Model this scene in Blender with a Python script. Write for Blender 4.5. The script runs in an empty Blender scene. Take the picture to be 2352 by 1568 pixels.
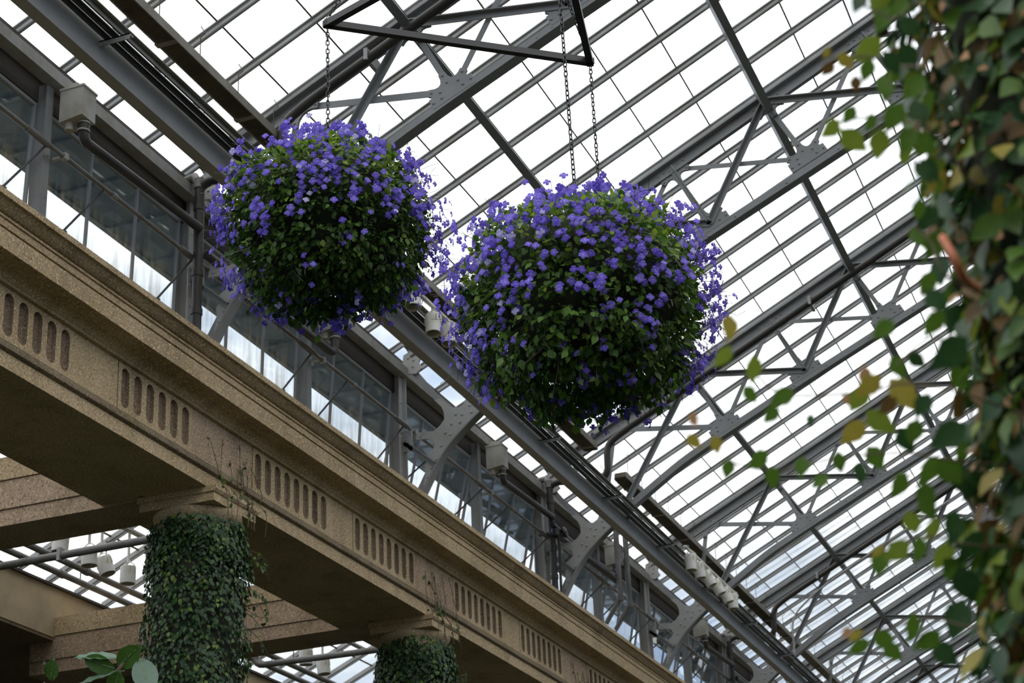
import bpy, math, random
import numpy as np
from mathutils import Vector, Matrix

random.seed(7)
RNG = np.random.default_rng(7)
SC = bpy.context.scene
COL = SC.collection

# ------------------------------------------------------------------ camera
# The photographer stands at the origin (eye level z = 0, floor at z = -1.6) and
# looks up and to the left along a hall that runs in +Y.
FPX = 4217.78
YAW, PITCH, ROLL = (math.radians(a) for a in (20.1522, 23.9428, -2.8197))
_r0 = Vector((math.cos(YAW), math.sin(YAW), 0))
_f = Vector((-math.sin(YAW) * math.cos(PITCH), math.cos(YAW) * math.cos(PITCH), math.sin(PITCH)))
_u0 = _r0.cross(_f)
CR = _r0 * math.cos(ROLL) + _u0 * math.sin(ROLL)
CU = -_r0 * math.sin(ROLL) + _u0 * math.cos(ROLL)
CF = _f
cam_data = bpy.data.cameras.new('camera')
cam = bpy.data.objects.new('camera', cam_data)
COL.objects.link(cam)
cam.matrix_world = Matrix(((CR.x, CU.x, -CF.x, 0), (CR.y, CU.y, -CF.y, 0), (CR.z, CU.z, -CF.z, 0), (0, 0, 0, 1)))
cam_data.sensor_width = 36
cam_data.lens = FPX * 36 / 2352
cam_data.clip_start, cam_data.clip_end = 0.05, 500
cam_data.dof.use_dof = True
cam_data.dof.focus_distance = 10.5
cam_data.dof.aperture_fstop = 6.3
SC.camera = cam

def ray(px, py):
    return CR * ((px - 1176) / FPX) - CU * ((py - 784) / FPX) + CF

def at_dist(px, py, d):
    return ray(px, py).normalized() * d

def to_px(p):
    p = Vector(p)
    z = max(p.dot(CF), 1e-3)
    return 1176 + FPX * p.dot(CR) / z, 784 - FPX * p.dot(CU) / z

# ------------------------------------------------------------------ sky
world = bpy.data.worlds.new('overcast_sky')
SC.world = world
world.use_nodes = True
wn, wl = world.node_tree.nodes, world.node_tree.links
wn.clear()
w_out = wn.new('ShaderNodeOutputWorld'); w_bg = wn.new('ShaderNodeBackground')
w_tc = wn.new('ShaderNodeTexCoord'); w_no = wn.new('ShaderNodeTexNoise'); w_rp = wn.new('ShaderNodeValToRGB')
w_map = wn.new('ShaderNodeMapping'); w_map.inputs['Scale'].default_value = (1, 1, 2.6)
w_no.inputs['Scale'].default_value = 3.1
w_no.inputs['Detail'].default_value = 6
w_no.inputs['Roughness'].default_value = .55
w_sep = wn.new('ShaderNodeSeparateXYZ')
w_mr = wn.new('ShaderNodeMapRange')       # more blue shows between the clouds low in the sky
w_mr.inputs['From Min'].default_value = .2; w_mr.inputs['From Max'].default_value = .5
w_mr.inputs['To Min'].default_value = -.06; w_mr.inputs['To Max'].default_value = .24
w_add = wn.new('ShaderNodeMath'); w_add.operation = 'ADD'
wl.new(w_tc.outputs['Generated'], w_map.inputs['Vector'])
wl.new(w_map.outputs['Vector'], w_no.inputs['Vector'])
wl.new(w_tc.outputs['Generated'], w_sep.inputs[0])
wl.new(w_sep.outputs['Z'], w_mr.inputs['Value'])
wl.new(w_no.outputs['Fac'], w_add.inputs[0]); wl.new(w_mr.outputs['Result'], w_add.inputs[1])
wl.new(w_add.outputs[0], w_rp.inputs['Fac'])
e = w_rp.color_ramp.elements
e[0].position, e[0].color = .40, (.25, .35, .52, 1)
e[1].position, e[1].color = .63, (1, 1, 1, 1)
m_ = e.new(.50); m_.color = (.43, .48, .54, 1)
wl.new(w_rp.outputs['Color'], w_bg.inputs['Color'])
w_bg.inputs['Strength'].default_value = 1.85
wl.new(w_bg.outputs[0], w_out.inputs[0])

SC.view_settings.view_transform = 'Standard'
SC.view_settings.look = 'None'
SC.view_settings.gamma = 1
SC.view_settings.use_curve_mapping = False
SC.view_settings.exposure = 0.12
try:
    SC.cycles.use_denoising = True
    SC.cycles.max_bounces = 6
    SC.cycles.transparent_max_bounces = 16
    SC.cycles.sample_clamp_indirect = 6
except Exception:
    pass

# ------------------------------------------------------------------ materials
def new_mat(name):
    m = bpy.data.materials.new(name); m.use_nodes = True
    nt = m.node_tree; nt.nodes.clear()
    out = nt.nodes.new('ShaderNodeOutputMaterial')
    return m, nt, out

def tex_noise(nt, scale, detail=3, rough=.5, stretch=None):
    tc = nt.nodes.new('ShaderNodeTexCoord'); no = nt.nodes.new('ShaderNodeTexNoise')
    no.inputs['Scale'].default_value = scale; no.inputs['Detail'].default_value = detail
    no.inputs['Roughness'].default_value = rough
    if stretch:
        mp = nt.nodes.new('ShaderNodeMapping'); mp.inputs['Scale'].default_value = stretch
        nt.links.new(tc.outputs['Object'], mp.inputs['Vector']); nt.links.new(mp.outputs[0], no.inputs['Vector'])
    else:
        nt.links.new(tc.outputs['Object'], no.inputs['Vector'])
    return no

def ramp(nt, src, p0, p1, c0=(0, 0, 0), c1=(1, 1, 1)):
    r = nt.nodes.new('ShaderNodeValToRGB')
    el = r.color_ramp.elements
    el[0].position, el[0].color = p0, (*c0, 1)
    el[1].position, el[1].color = p1, (*c1, 1)
    nt.links.new(src, r.inputs['Fac'])
    return r.outputs['Color']

def mixc(nt, fac, a, b):
    m = nt.nodes.new('ShaderNodeMix'); m.data_type = 'RGBA'
    if isinstance(fac, float): m.inputs['Factor'].default_value = fac
    else: nt.links.new(fac, m.inputs['Factor'])
    for v, i in ((a, 6), (b, 7)):
        if isinstance(v, tuple): m.inputs[i].default_value = (*v, 1)
        else: nt.links.new(v, m.inputs[i])
    return m.outputs[2]

def paint(name, col, rough=.5, metal=0., vary=None, vscale=3., spec=.5, stretch=None, bump=0, bscale=40):
    m, nt, out = new_mat(name)
    p = nt.nodes.new('ShaderNodeBsdfPrincipled')
    p.inputs['Roughness'].default_value = rough; p.inputs['Metallic'].default_value = metal
    p.inputs['Specular IOR Level'].default_value = spec
    if vary:
        no = tex_noise(nt, vscale, 5, .6, stretch)
        nt.links.new(mixc(nt, ramp(nt, no.outputs['Fac'], .42, .68), col, vary), p.inputs['Base Color'])
    else:
        p.inputs['Base Color'].default_value = (*col, 1)
    if bump:
        nb = tex_noise(nt, bscale, 3); b = nt.nodes.new('ShaderNodeBump')
        b.inputs['Strength'].default_value = bump; b.inputs['Distance'].default_value = .01
        nt.links.new(nb.outputs['Fac'], b.inputs['Height']); nt.links.new(b.outputs[0], p.inputs['Normal'])
    nt.links.new(p.outputs[0], out.inputs[0])
    return m

def stone(name, c1, c2, dark, moss):
    m, nt, out = new_mat(name)
    p = nt.nodes.new('ShaderNodeBsdfPrincipled'); p.inputs['Roughness'].default_value = .9
    p.inputs['Specular IOR Level'].default_value = .2
    big = tex_noise(nt, 1.1, 4, .6)
    base = mixc(nt, ramp(nt, big.outputs['Fac'], .38, .66), c1, c2)
    mo = tex_noise(nt, 2.3, 4, .6)
    base = mixc(nt, ramp(nt, mo.outputs['Fac'], .58, .78), base, moss)
    drips = tex_noise(nt, 2.4, 3, .6, (1, 1, .25))
    base = mixc(nt, ramp(nt, drips.outputs['Fac'], .52, .85), base, tuple(a * .55 for a in c2))
    g1 = tex_noise(nt, 52, 3, .65)
    base = mixc(nt, ramp(nt, g1.outputs['Fac'], .53, .68), base, dark)
    g2 = tex_noise(nt, 55, 2, .5)
    base = mixc(nt, ramp(nt, g2.outputs['Fac'], .57, .68), base, tuple(min(1, a * 1.5) for a in c1))
    nt.links.new(base, p.inputs['Base Color'])
    b = nt.nodes.new('ShaderNodeBump'); b.inputs['Strength'].default_value = .5; b.inputs['Distance'].default_value = .012
    nt.links.new(g1.outputs['Fac'], b.inputs['Height']); nt.links.new(b.outputs[0], p.inputs['Normal'])
    nt.links.new(p.outputs[0], out.inputs[0])
    return m

def leafy(name, col, col2, trans=.3, rough=.45, tcol=None, scale=9.):
    m, nt, out = new_mat(name)
    p = nt.nodes.new('ShaderNodeBsdfPrincipled'); p.inputs['Roughness'].default_value = rough
    p.inputs['Specular IOR Level'].default_value = .4
    t = nt.nodes.new('ShaderNodeBsdfTranslucent')
    no = tex_noise(nt, scale, 3)
    c = mixc(nt, ramp(nt, no.outputs['Fac'], .35, .65), col, col2)
    nt.links.new(c, p.inputs['Base Color'])
    if tcol: t.inputs['Color'].default_value = (*tcol, 1)
    else: nt.links.new(c, t.inputs['Color'])
    mx = nt.nodes.new('ShaderNodeMixShader'); mx.inputs[0].default_value = trans
    nt.links.new(p.outputs[0], mx.inputs[1]); nt.links.new(t.outputs[0], mx.inputs[2])
    nt.links.new(mx.outputs[0], out.inputs[0])
    return m

def glass(name, tint, refl=1.0, dirt=0.0, dirt_col=(.5, .45, .3), streak=None, zfade=None, ior=1.45):
    m, nt, out = new_mat(name)
    tr = nt.nodes.new('ShaderNodeBsdfTransparent'); tr.inputs[0].default_value = (*tint, 1)
    gl = nt.nodes.new('ShaderNodeBsdfGlossy'); gl.inputs['Roughness'].default_value = .03
    # Schlick reflectance of a thin pane, the same from either side
    lw = nt.nodes.new('ShaderNodeLayerWeight'); lw.inputs['Blend'].default_value = .5
    pw_ = nt.nodes.new('ShaderNodeMath'); pw_.operation = 'POWER'; pw_.inputs[1].default_value = 4.5
    nt.links.new(lw.outputs['Facing'], pw_.inputs[0])
    mul = nt.nodes.new('ShaderNodeMath'); mul.operation = 'MULTIPLY_ADD'; mul.inputs[1].default_value = .9 * refl; mul.inputs[2].default_value = .04 * refl
    nt.links.new(pw_.outputs[0], mul.inputs[0])
    mx = nt.nodes.new('ShaderNodeMixShader')
    nt.links.new(mul.outputs[0], mx.inputs[0]); nt.links.new(tr.outputs[0], mx.inputs[1]); nt.links.new(gl.outputs[0], mx.inputs[2])
    last = mx.outputs[0]
    if dirt:
        di = nt.nodes.new('ShaderNodeBsdfTranslucent'); di.inputs[0].default_value = (*dirt_col, 1)
        df = nt.nodes.new('ShaderNodeBsdfDiffuse'); df.inputs[0].default_value = (*dirt_col, 1)
        both = nt.nodes.new('ShaderNodeMixShader'); both.inputs[0].default_value = .35
        nt.links.new(di.outputs[0], both.inputs[1]); nt.links.new(df.outputs[0], both.inputs[2])
        no = tex_noise(nt, 7, 5, .65, streak or (1, 1, 1))
        fac = ramp(nt, no.outputs['Fac'], .40, .75)
        ml = nt.nodes.new('ShaderNodeMath'); ml.operation = 'MULTIPLY'; ml.inputs[1].default_value = dirt
        nt.links.new(fac, ml.inputs[0]); src = ml.outputs[0]
        if zfade:     # rain splash gathers above the sill
            tc = nt.nodes.new('ShaderNodeTexCoord'); sp = nt.nodes.new('ShaderNodeSeparateXYZ')
            nt.links.new(tc.outputs['Object'], sp.inputs[0])
            mr = nt.nodes.new('ShaderNodeMapRange')
            mr.inputs['From Min'].default_value, mr.inputs['From Max'].default_value = zfade
            mr.inputs['To Min'].default_value, mr.inputs['To Max'].default_value = 1.0, .07
            nt.links.new(sp.outputs['Z'], mr.inputs['Value'])
            m2 = nt.nodes.new('ShaderNodeMath'); m2.operation = 'MULTIPLY'
            nt.links.new(src, m2.inputs[0]); nt.links.new(mr.outputs[0], m2.inputs[1]); src = m2.outputs[0]
        m3 = nt.nodes.new('ShaderNodeMixShader')
        nt.links.new(src, m3.inputs[0]); nt.links.new(last, m3.inputs[1]); nt.links.new(both.outputs[0], m3.inputs[2])
        last = m3.outputs[0]
    nt.links.new(last, out.inputs[0])
    return m

M = {}
M['steel'] = paint('grey_steel_paint', (.262, .268, .268), .45, vary=(.225, .226, .22), vscale=2.5, spec=.4)
M['steel_light'] = paint('pale_grey_steel_paint', (.40, .40, .385), .45, vary=(.34, .335, .31), vscale=4)
M['bar'] = paint('glazing_bar_paint', (.45, .455, .45), .38, vary=(.33, .315, .27), vscale=1.6)
M['eave'] = paint('eave_paint', (.27, .27, .25), .5, vary=(.2, .19, .15), vscale=5)
M['pipe'] = paint('dark_pipe_paint', (.038, .034, .030), .42, vary=(.055, .048, .038), vscale=3, spec=.35)
M['conduit'] = paint('dark_conduit_paint', (.06, .063, .066), .35, vary=(.09, .09, .09), vscale=5)
M['pipe_grey'] = paint('weathered_pipe', (.18, .175, .165), .45, vary=(.12, .11, .095), vscale=6)
M['fin'] = paint('brown_finned_tube', (.15, .125, .085), .65, vary=(.09, .075, .05), vscale=3)
M['fin_plate'] = paint('grey_brown_plate', (.24, .22, .18), .55, vary=(.16, .14, .1), vscale=3)
M['boxgrey'] = paint('rain_head_paint', (.42, .41, .37), .55, vary=(.30, .27, .2), vscale=4)
M['timber'] = paint('dark_header_timber', (.045, .036, .028), .7, vary=(.07, .055, .04), vscale=5, stretch=(1, .2, 4))
M['soffit'] = paint('sky_tinted_soffit', (.24, .34, .46), .6, vary=(.32, .42, .54), vscale=3)  # blue of the reflected sky put into the soffit colour
M['lamp'] = paint('white_lamp_enamel', (.74, .73, .68), .4, vary=(.62, .58, .48), vscale=9)
M['lamp_dark'] = paint('lamp_interior', (.02, .02, .02), .4)
M['tag'] = paint('yellowed_tag', (.55, .47, .25), .6)
M['black'] = paint('black_steel', (.012, .012, .014), .38)
M['chain'] = paint('dark_chain', (.035, .035, .035), .4, metal=.5)
M['stone'] = stone('aggregate_stone', (.54, .41, .25), (.42, .315, .185), (.17, .115, .062), (.42, .32, .13))
M['stone_pink'] = stone('aggregate_stone_rose', (.48, .355, .245), (.37, .265, .175), (.15, .105, .07), (.36, .275, .15))
M['stone_dk'] = stone('weathered_band_stone', (.25, .195, .125), (.17, .135, .085), (.06, .045, .028), (.2, .165, .07))
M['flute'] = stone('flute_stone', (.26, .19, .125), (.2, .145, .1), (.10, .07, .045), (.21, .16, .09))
M['render'] = paint('beige_render', (.47, .37, .225), .85, vary=(.36, .28, .18), vscale=2.2, bump=.15)
M['floor'] = paint('garden_floor', (.017, .024, .010), .95, vary=(.03, .027, .016), vscale=.5)
M['roofglass'] = glass('roof_glass', (.97, .98, .985), .6, dirt=.10, dirt_col=(.86, .88, .9), streak=(1, 1, 1))
M['winglass'] = glass('window_glass', (.88, .92, .95), 1.0, dirt=.55, dirt_col=(.80, .62, .32), streak=(2, 2, .16), zfade=(.50, 1.0))
M['lap'] = paint('dirty_glass_lap', (.07, .065, .045), .8, vary=(.14, .11, .05), vscale=4)
M['l_dark'] = leafy('ivy_dark_green', (.030, .075, .024), (.018, .05, .018), .2, .36)
M['l_mid'] = leafy('ivy_mid_green', (.065, .14, .03), (.042, .10, .025), .25, .38)
M['l_lime'] = leafy('ivy_lime_green', (.19, .28, .04), (.13, .22, .035), .3, .42)
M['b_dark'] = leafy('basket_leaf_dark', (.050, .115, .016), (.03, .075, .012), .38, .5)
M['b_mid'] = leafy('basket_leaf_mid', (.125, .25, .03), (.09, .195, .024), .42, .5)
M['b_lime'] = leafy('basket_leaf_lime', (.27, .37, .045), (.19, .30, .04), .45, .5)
M['f_violet'] = leafy('violet_petal', (.195, .135, .72), (.25, .18, .80), .32, .6)
M['f_deep'] = leafy('deep_violet_petal', (.12, .07, .56), (.16, .10, .66), .32, .6)
M['f_pale'] = leafy('pale_lilac_petal', (.46, .42, .84), (.60, .57, .88), .3, .6)
M['f_white'] = leafy('white_throat', (.74, .72, .86), (.66, .62, .82), .3, .6)
M['f_stem'] = leafy('flower_stalk', (.13, .12, .08), (.09, .06, .09), .1, .6)
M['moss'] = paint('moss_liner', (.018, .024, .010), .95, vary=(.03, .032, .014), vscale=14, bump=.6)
M['bark'] = paint('vine_stem', (.12, .09, .05), .8, vary=(.07, .05, .03), vscale=12)
M['bark_red'] = paint('orange_stem', (.42, .13, .05), .6, vary=(.3, .1, .05), vscale=12)
M['n_green'] = leafy('near_leaf_green', (.10, .20, .022), (.075, .155, .02), .35, .4)
M['n_deep'] = leafy('near_leaf_deep', (.035, .095, .022), (.022, .065, .022), .22, .4)
M['n_lime'] = leafy('near_leaf_lime', (.22, .29, .035), (.17, .25, .03), .4, .45)
M['n_yellow'] = leafy('near_leaf_yellow', (.36, .31, .045), (.30, .24, .04), .4, .5)
M['n_brown'] = leafy('near_leaf_brown', (.17, .10, .025), (.11, .065, .02), .3, .6)
M['n_peach'] = leafy('dry_peach_leaf', (.56, .33, .17), (.42, .22, .10), .3, .7)
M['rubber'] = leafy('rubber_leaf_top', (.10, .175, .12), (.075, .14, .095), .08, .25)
M['rubber_lit'] = leafy('rubber_leaf_lit', (.055, .125, .018), (.04, .095, .014), .3, .35)  # yellower copy for lit leaves, the light put into the colour
M['rubber_rib'] = leafy('rubber_leaf_rib', (.15, .22, .12), (.12, .19, .1), .1, .35)

# ------------------------------------------------------------------ building helpers
ORIGIN = {}

def org(o):
    return ORIGIN.get(o.name, Vector((0, 0, 0))) if o else Vector((0, 0, 0))

def empty(name, loc=(0, 0, 0), parent=None):
    o = bpy.data.objects.new(name, None); COL.objects.link(o)
    o.empty_display_size = .1
    ORIGIN[o.name] = Vector(loc)
    if parent:
        o.parent = parent; o.location = Vector(loc) - org(parent)
    else:
        o.location = loc
    return o

def tag(o, label=None, cat=None, group=None, kind=None):
    if label: o['label'] = label
    if cat: o['category'] = cat
    if group: o['group'] = group
    if kind: o['kind'] = kind
    return o

def link_mesh(name, me, parent=None, loc=None, rot=None):
    o = bpy.data.objects.new(name, me); COL.objects.link(o)
    if parent:
        o.parent = parent
        ORIGIN[o.name] = org(parent) if loc is None else Vector(loc)
        if loc is not None: o.location = Vector(loc) - org(parent)
    elif loc is not None:
        o.location = loc; ORIGIN[o.name] = Vector(loc)
    if rot is not None:
        o.rotation_mode = 'QUATERNION'; o.rotation_quaternion = rot
    return o

class MB:
    """collects simple shapes and links them as one mesh object"""
    def __init__(s): s.v, s.f, s.m = [], [], []
    def add(s, vs, fs, mi=0):
        b = len(s.v); s.v += [tuple(p) for p in vs]
        s.f += [tuple(i + b for i in f) for f in fs]; s.m += [mi] * len(fs)
        return s
    def box(s, lo, hi, mi=0):
        (a, b, c), (d, e, f) = lo, hi
        return s.add([(a, b, c), (d, b, c), (d, e, c), (a, e, c), (a, b, f), (d, b, f), (d, e, f), (a, e, f)],
                     [(3, 2, 1, 0), (4, 5, 6, 7), (0, 1, 5, 4), (1, 2, 6, 5), (2, 3, 7, 6), (3, 0, 4, 7)], mi)
    def obox(s, p, q, wv, tv, mi=0):
        """bar from p to q, half-extent vectors wv and tv"""
        p, q, wv, tv = Vector(p), Vector(q), Vector(wv), Vector(tv)
        vs = [p - wv - tv, p + wv - tv, p + wv + tv, p - wv + tv, q - wv - tv, q + wv - tv, q + wv + tv, q - wv + tv]
        return s.add(vs, [(3, 2, 1, 0), (4, 5, 6, 7), (0, 1, 5, 4), (1, 2, 6, 5), (2, 3, 7, 6), (3, 0, 4, 7)], mi)
    def prism_xz(s, poly, y0, y1, mi=0):
        n = len(poly)
        vs = [(x, y0, z) for x, z in poly] + [(x, y1, z) for x, z in poly]
        fs = [tuple(range(n)), tuple(range(2 * n - 1, n - 1, -1))]
        fs += [(i, n + i, n + (i + 1) % n, (i + 1) % n) for i in range(n)]
        return s.add(vs, fs, mi)
    def extrude_y(s, prof, y0, y1, mi=0, closed=True):
        n = len(prof)
        vs = [(x, y0, z) for x, z in prof] + [(x, y1, z) for x, z in prof]
        fs = [(i, (i + 1) % n, n + (i + 1) % n, n + i) for i in range(n if closed else n - 1)]
        if closed: fs += [tuple(range(n - 1, -1, -1)), tuple(range(n, 2 * n))]
        return s.add(vs, fs, mi)
    def strip_xz(s, pts, o0, o1, y0, y1, mi=0):
        """a band that follows the polyline pts in the XZ plane, from offset o0 to o1 along its normal"""
        n = len(pts); vs = []
        for i, (x, z) in enumerate(pts):
            a = pts[max(i - 1, 0)]; b = pts[min(i + 1, n - 1)]
            t = Vector((b[0] - a[0], b[1] - a[1])).normalized(); nx, nz = -t.y, t.x
            for o, y in ((o0, y0), (o1, y0), (o1, y1), (o0, y1)):
                vs.append((x + nx * o, y, z + nz * o))
        fs = []
        for i in range(n - 1):
            a, b = 4 * i, 4 * i + 4
            fs += [(a + k, a + (k + 1) % 4, b + (k + 1) % 4, b + k) for k in range(4)]
        fs += [(3, 2, 1, 0), (4 * n - 4, 4 * n - 3, 4 * n - 2, 4 * n - 1)]
        return s.add(vs, fs, mi)
    def tube(s, pts, r, n=8, mi=0, caps=True):
        pts = [Vector(p) for p in pts]; k = len(pts); vs = []
        rr = r if isinstance(r, (list, tuple)) else [r] * k
        up = None
        for i, p in enumerate(pts):
            t = (pts[min(i + 1, k - 1)] - pts[max(i - 1, 0)]).normalized()
            if up is None: up = Vector((0, 0, 1)) if abs(t.z) < .9 else Vector((1, 0, 0))
            a = t.cross(up).normalized(); up = a.cross(t).normalized()
            for j in range(n):
                w = 2 * math.pi * j / n
                vs.append(p + (a * math.cos(w) + up * math.sin(w)) * rr[i])
        fs = [(i * n + j, i * n + (j + 1) % n, (i + 1) * n + (j + 1) % n, (i + 1) * n + j) for i in range(k - 1) for j in range(n)]
        if caps: fs += [tuple(range(n - 1, -1, -1)), tuple(range((k - 1) * n, k * n))]
        return s.add(vs, fs, mi)
    def lathe(s, prof, c, axis=(0, 0, 1), n=20, mi=0):
        c, ax = Vector(c), Vector(axis).normalized()
        a = ax.orthogonal().normalized(); b = ax.cross(a); vs = []
        for r, h in prof:
            for j in range(n):
                w = 2 * math.pi * j / n
                vs.append(c + ax * h + (a * math.cos(w) + b * math.sin(w)) * r)
        k = len(prof)
        fs = [(i * n + j, i * n + (j + 1) % n, (i + 1) * n + (j + 1) % n, (i + 1) * n + j) for i in range(k - 1) for j in range(n)]
        return s.add(vs, fs, mi)
    def dome(s, c, d, r, mi=0):
        """a rivet head at c pointing along d"""
        return s.lathe([(r, 0), (r * .82, r * .42), (r * .4, r * .66), (.0005, r * .7)], c, d, 7, mi)
    def build(s, name, mats, parent=None, smooth=False, auto=None):
        o3 = org(parent)
        me = bpy.data.meshes.new(name)
        me.from_pydata([(x - o3.x, y - o3.y, z - o3.z) for x, y, z in s.v], [], s.f)
        mats = mats if isinstance(mats, (list, tuple)) else [mats]
        for m in mats: me.materials.append(M[m])
        if len(mats) > 1: me.polygons.foreach_set('material_index', s.m)
        if smooth:
            me.polygons.foreach_set('use_smooth', [True] * len(me.polygons))
            if auto: me.set_sharp_from_angle(angle=math.radians(auto))
        me.update()
        return link_mesh(name, me, parent)

def catmull(pts, n=5):
    out = []; P = [Vector(p) for p in pts]
    P = [P[0] * 2 - P[1]] + P + [P[-1] * 2 - P[-2]]
    for i in range(1, len(P) - 2):
        for j in range(n):
            t = j / n
            out.append(.5 * ((2 * P[i]) + (P[i + 1] - P[i - 1]) * t + (2 * P[i - 1] - 5 * P[i] + 4 * P[i + 1] - P[i + 2]) * t * t + (3 * P[i] - P[i - 1] - 3 * P[i + 1] + P[i + 2]) * t ** 3))
    out.append(P[-2]); return out

def bend(pts, r=.09, n=4):
    """round the corners of a pipe run"""
    P = [Vector(p) for p in pts]; out = [P[0]]
    for i in range(1, len(P) - 1):
        a, b = (P[i - 1] - P[i]), (P[i + 1] - P[i])
        d = min(r, a.length * .45, b.length * .45)
        a0, b0 = P[i] + a.normalized() * d, P[i] + b.normalized() * d
        for k in range(n + 1):
            t = k / n
            out.append(a0 * (1 - t) ** 2 + P[i] * 2 * t * (1 - t) + b0 * t * t)
    return out + [P[-1]]

def shared_mesh(name, vs, fs, mats, midx=None, smooth=True):
    me = bpy.data.meshes.new(name); me.from_pydata([tuple(v) for v in vs], [], fs)
    for m in mats: me.materials.append(M[m])
    if midx: me.polygons.foreach_set('material_index', midx)
    if smooth: me.polygons.foreach_set('use_smooth', [True] * len(me.polygons))
    me.update(); return me

def scatter(name, tv, tf, tm, locs, rots, mats, inst_mat=None, parent=None, smooth=True):
    """join many copies of a small template into one mesh; rots are (N,3,3) with the scale in them"""
    o3 = org(parent)
    tv = np.asarray(tv, float); N = len(locs)
    V = np.einsum('nij,kj->nki', rots, tv) + locs[:, None, :] - np.array(o3)[None, None, :]
    nv = len(tv)
    faces = []; lens = [len(f) for f in tf]; flat = np.concatenate([np.asarray(f) for f in tf])
    idx = (flat[None, :] + (np.arange(N) * nv)[:, None]).ravel()
    me = bpy.data.meshes.new(name)
    me.vertices.add(N * nv); me.vertices.foreach_set('co', V.astype(np.float32).ravel())
    me.loops.add(len(idx)); me.loops.foreach_set('vertex_index', idx.astype(np.int32))
    tot = np.tile(np.asarray(lens), N); st = np.concatenate([[0], np.cumsum(tot)[:-1]])
    me.polygons.add(len(tot)); me.polygons.foreach_set('loop_start', st.astype(np.int32))
    try: me.polygons.foreach_set('loop_total', tot.astype(np.int32))
    except Exception: pass
    for m in mats: me.materials.append(M[m])
    mi = np.tile(np.asarray(tm), N)
    if inst_mat is not None: mi = np.repeat(np.asarray(inst_mat), len(tf)) if not any(tm) else np.where(mi == 0, np.repeat(np.asarray(inst_mat), len(tf)), mi)
    me.polygons.foreach_set('material_index', mi.astype(np.int32))
    if smooth: me.polygons.foreach_set('use_smooth', np.ones(len(tot), bool))
    me.update(calc_edges=True); me.validate()
    return link_mesh(name, me, parent)

def frames(nrm, tip):
    """rotation matrices with columns (side, tip, normal) from arrays of normals and tip directions"""
    tip = tip / np.linalg.norm(tip, axis=1, keepdims=True)
    nrm = nrm - tip * (nrm * tip).sum(1, keepdims=True)
    nrm = nrm / np.maximum(np.linalg.norm(nrm, axis=1, keepdims=True), 1e-6)
    side = np.cross(tip, nrm)
    return np.stack([side, tip, nrm], axis=2)

def quat(m3):
    return Matrix([[float(m3[i][j]) for j in range(3)] for i in range(3)]).to_quaternion()

LEAF_V = [(0, 0, 0), (-.30, .26, .05), (0, .28, 0), (.30, .26, .05), (-.34, .52, .05), (0, .54, .0), (.34, .52, .05), (-.2, .78, .03), (0, .8, -.02), (.2, .78, .03), (0, 1.06, -.08)]
LEAF_F = [(0, 2, 1), (0, 3, 2), (1, 2, 5, 4), (2, 3, 6, 5), (4, 5, 8, 7), (5, 6, 9, 8), (7, 8, 10), (8, 9, 10)]
ORD = ['first', 'second', 'third', 'fourth', 'fifth', 'sixth', 'seventh', 'eighth', 'ninth', 'tenth', 'eleventh', 'twelfth', 'thirteenth', 'fourteenth', 'fifteenth', 'sixteenth']

# ------------------------------------------------------------------ the place: main dimensions
BAY = 4.88
Y0 = 13.80                               # the truss nearest the top left corner of the view
NTR = 10
TANR = .488
def roof_z(x, z0=10.25): return z0 + TANR * (x + 5.96)
def chord_z(x): return 10.05 + TANR * (x + 5.96)
RC = Vector((1, 0, TANR)).normalized()   # up the roof slope
RN = Vector((-TANR, 0, 1)).normalized()  # roof normal
Y_ROOF0, NCOL = Y0 - 7 * BAY / 7, 73
X_EAVE, X_STEP, NROW = -8.48, .61, 15

# ------------------------------------------------------------------ floor
tag(MB().box((-450, -450, -1.75), (450, 450, -1.6)).build('floor', 'floor'), 'dark planted garden floor of the conservatory', None, None, 'structure')

# ------------------------------------------------------------------ left wall: entablature and clerestory frame
wall = tag(empty('wall_left', (-8, Y0, 5.63)), 'long stone entablature with fluted frieze below a glazed clerestory', None, None, 'structure')
YA, YB = 6.0, 44.0
MB().box((-8.62, YA, 5.63), (-7.985, YB, 5.764)).box((-9.12, YA, 5.65), (-8.64, YB, 5.80)).build('architrave', 'stone', wall)
MB().extrude_y([(-8.3, 5.764), (-7.97, 5.764), (-7.95, 5.775), (-7.955, 5.80), (-7.975, 5.83), (-7.985, 5.856), (-8.3, 5.856)], YA, YB).build('architrave_molding', 'stone_dk', wall)
MB().extrude_y([(-8.3, 6.30), (-7.965, 6.30), (-7.965, 6.324), (-7.955, 6.332), (-7.935, 6.36), (-7.905, 6.378), (-7.88, 6.387), (-8.3, 6.387)], YA, YB).build('frieze_molding', 'stone', wall)
MB().extrude_y([(-8.5, 6.387), (-7.735, 6.387), (-7.735, 6.543), (-7.75, 6.546), (-7.75, 6.553), (-7.728, 6.556), (-7.728, 6.612), (-7.748, 6.616), (-7.748, 6.624), (-7.725, 6.628), (-7.725, 6.648),
                (-7.745, 6.652), (-7.745, 6.66), (-7.72, 6.664), (-7.705, 6.672), (-7.68, 6.69), (-7.655, 6.712), (-7.645, 6.722), (-7.62, 6.722), (-7.62, 6.774), (-8.5, 6.774)], YA, YB).build('cornice', 'stone', wall)
MB().box((-8.62, YA, 5.856), (-8.06, YB, 6.387)).box((-8.62, YA, 5.63 + .17), (-8.5, YB, 6.774)).build('wall_core', 'flute', wall)
ZF0, ZF1 = 5.856, 6.30

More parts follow.
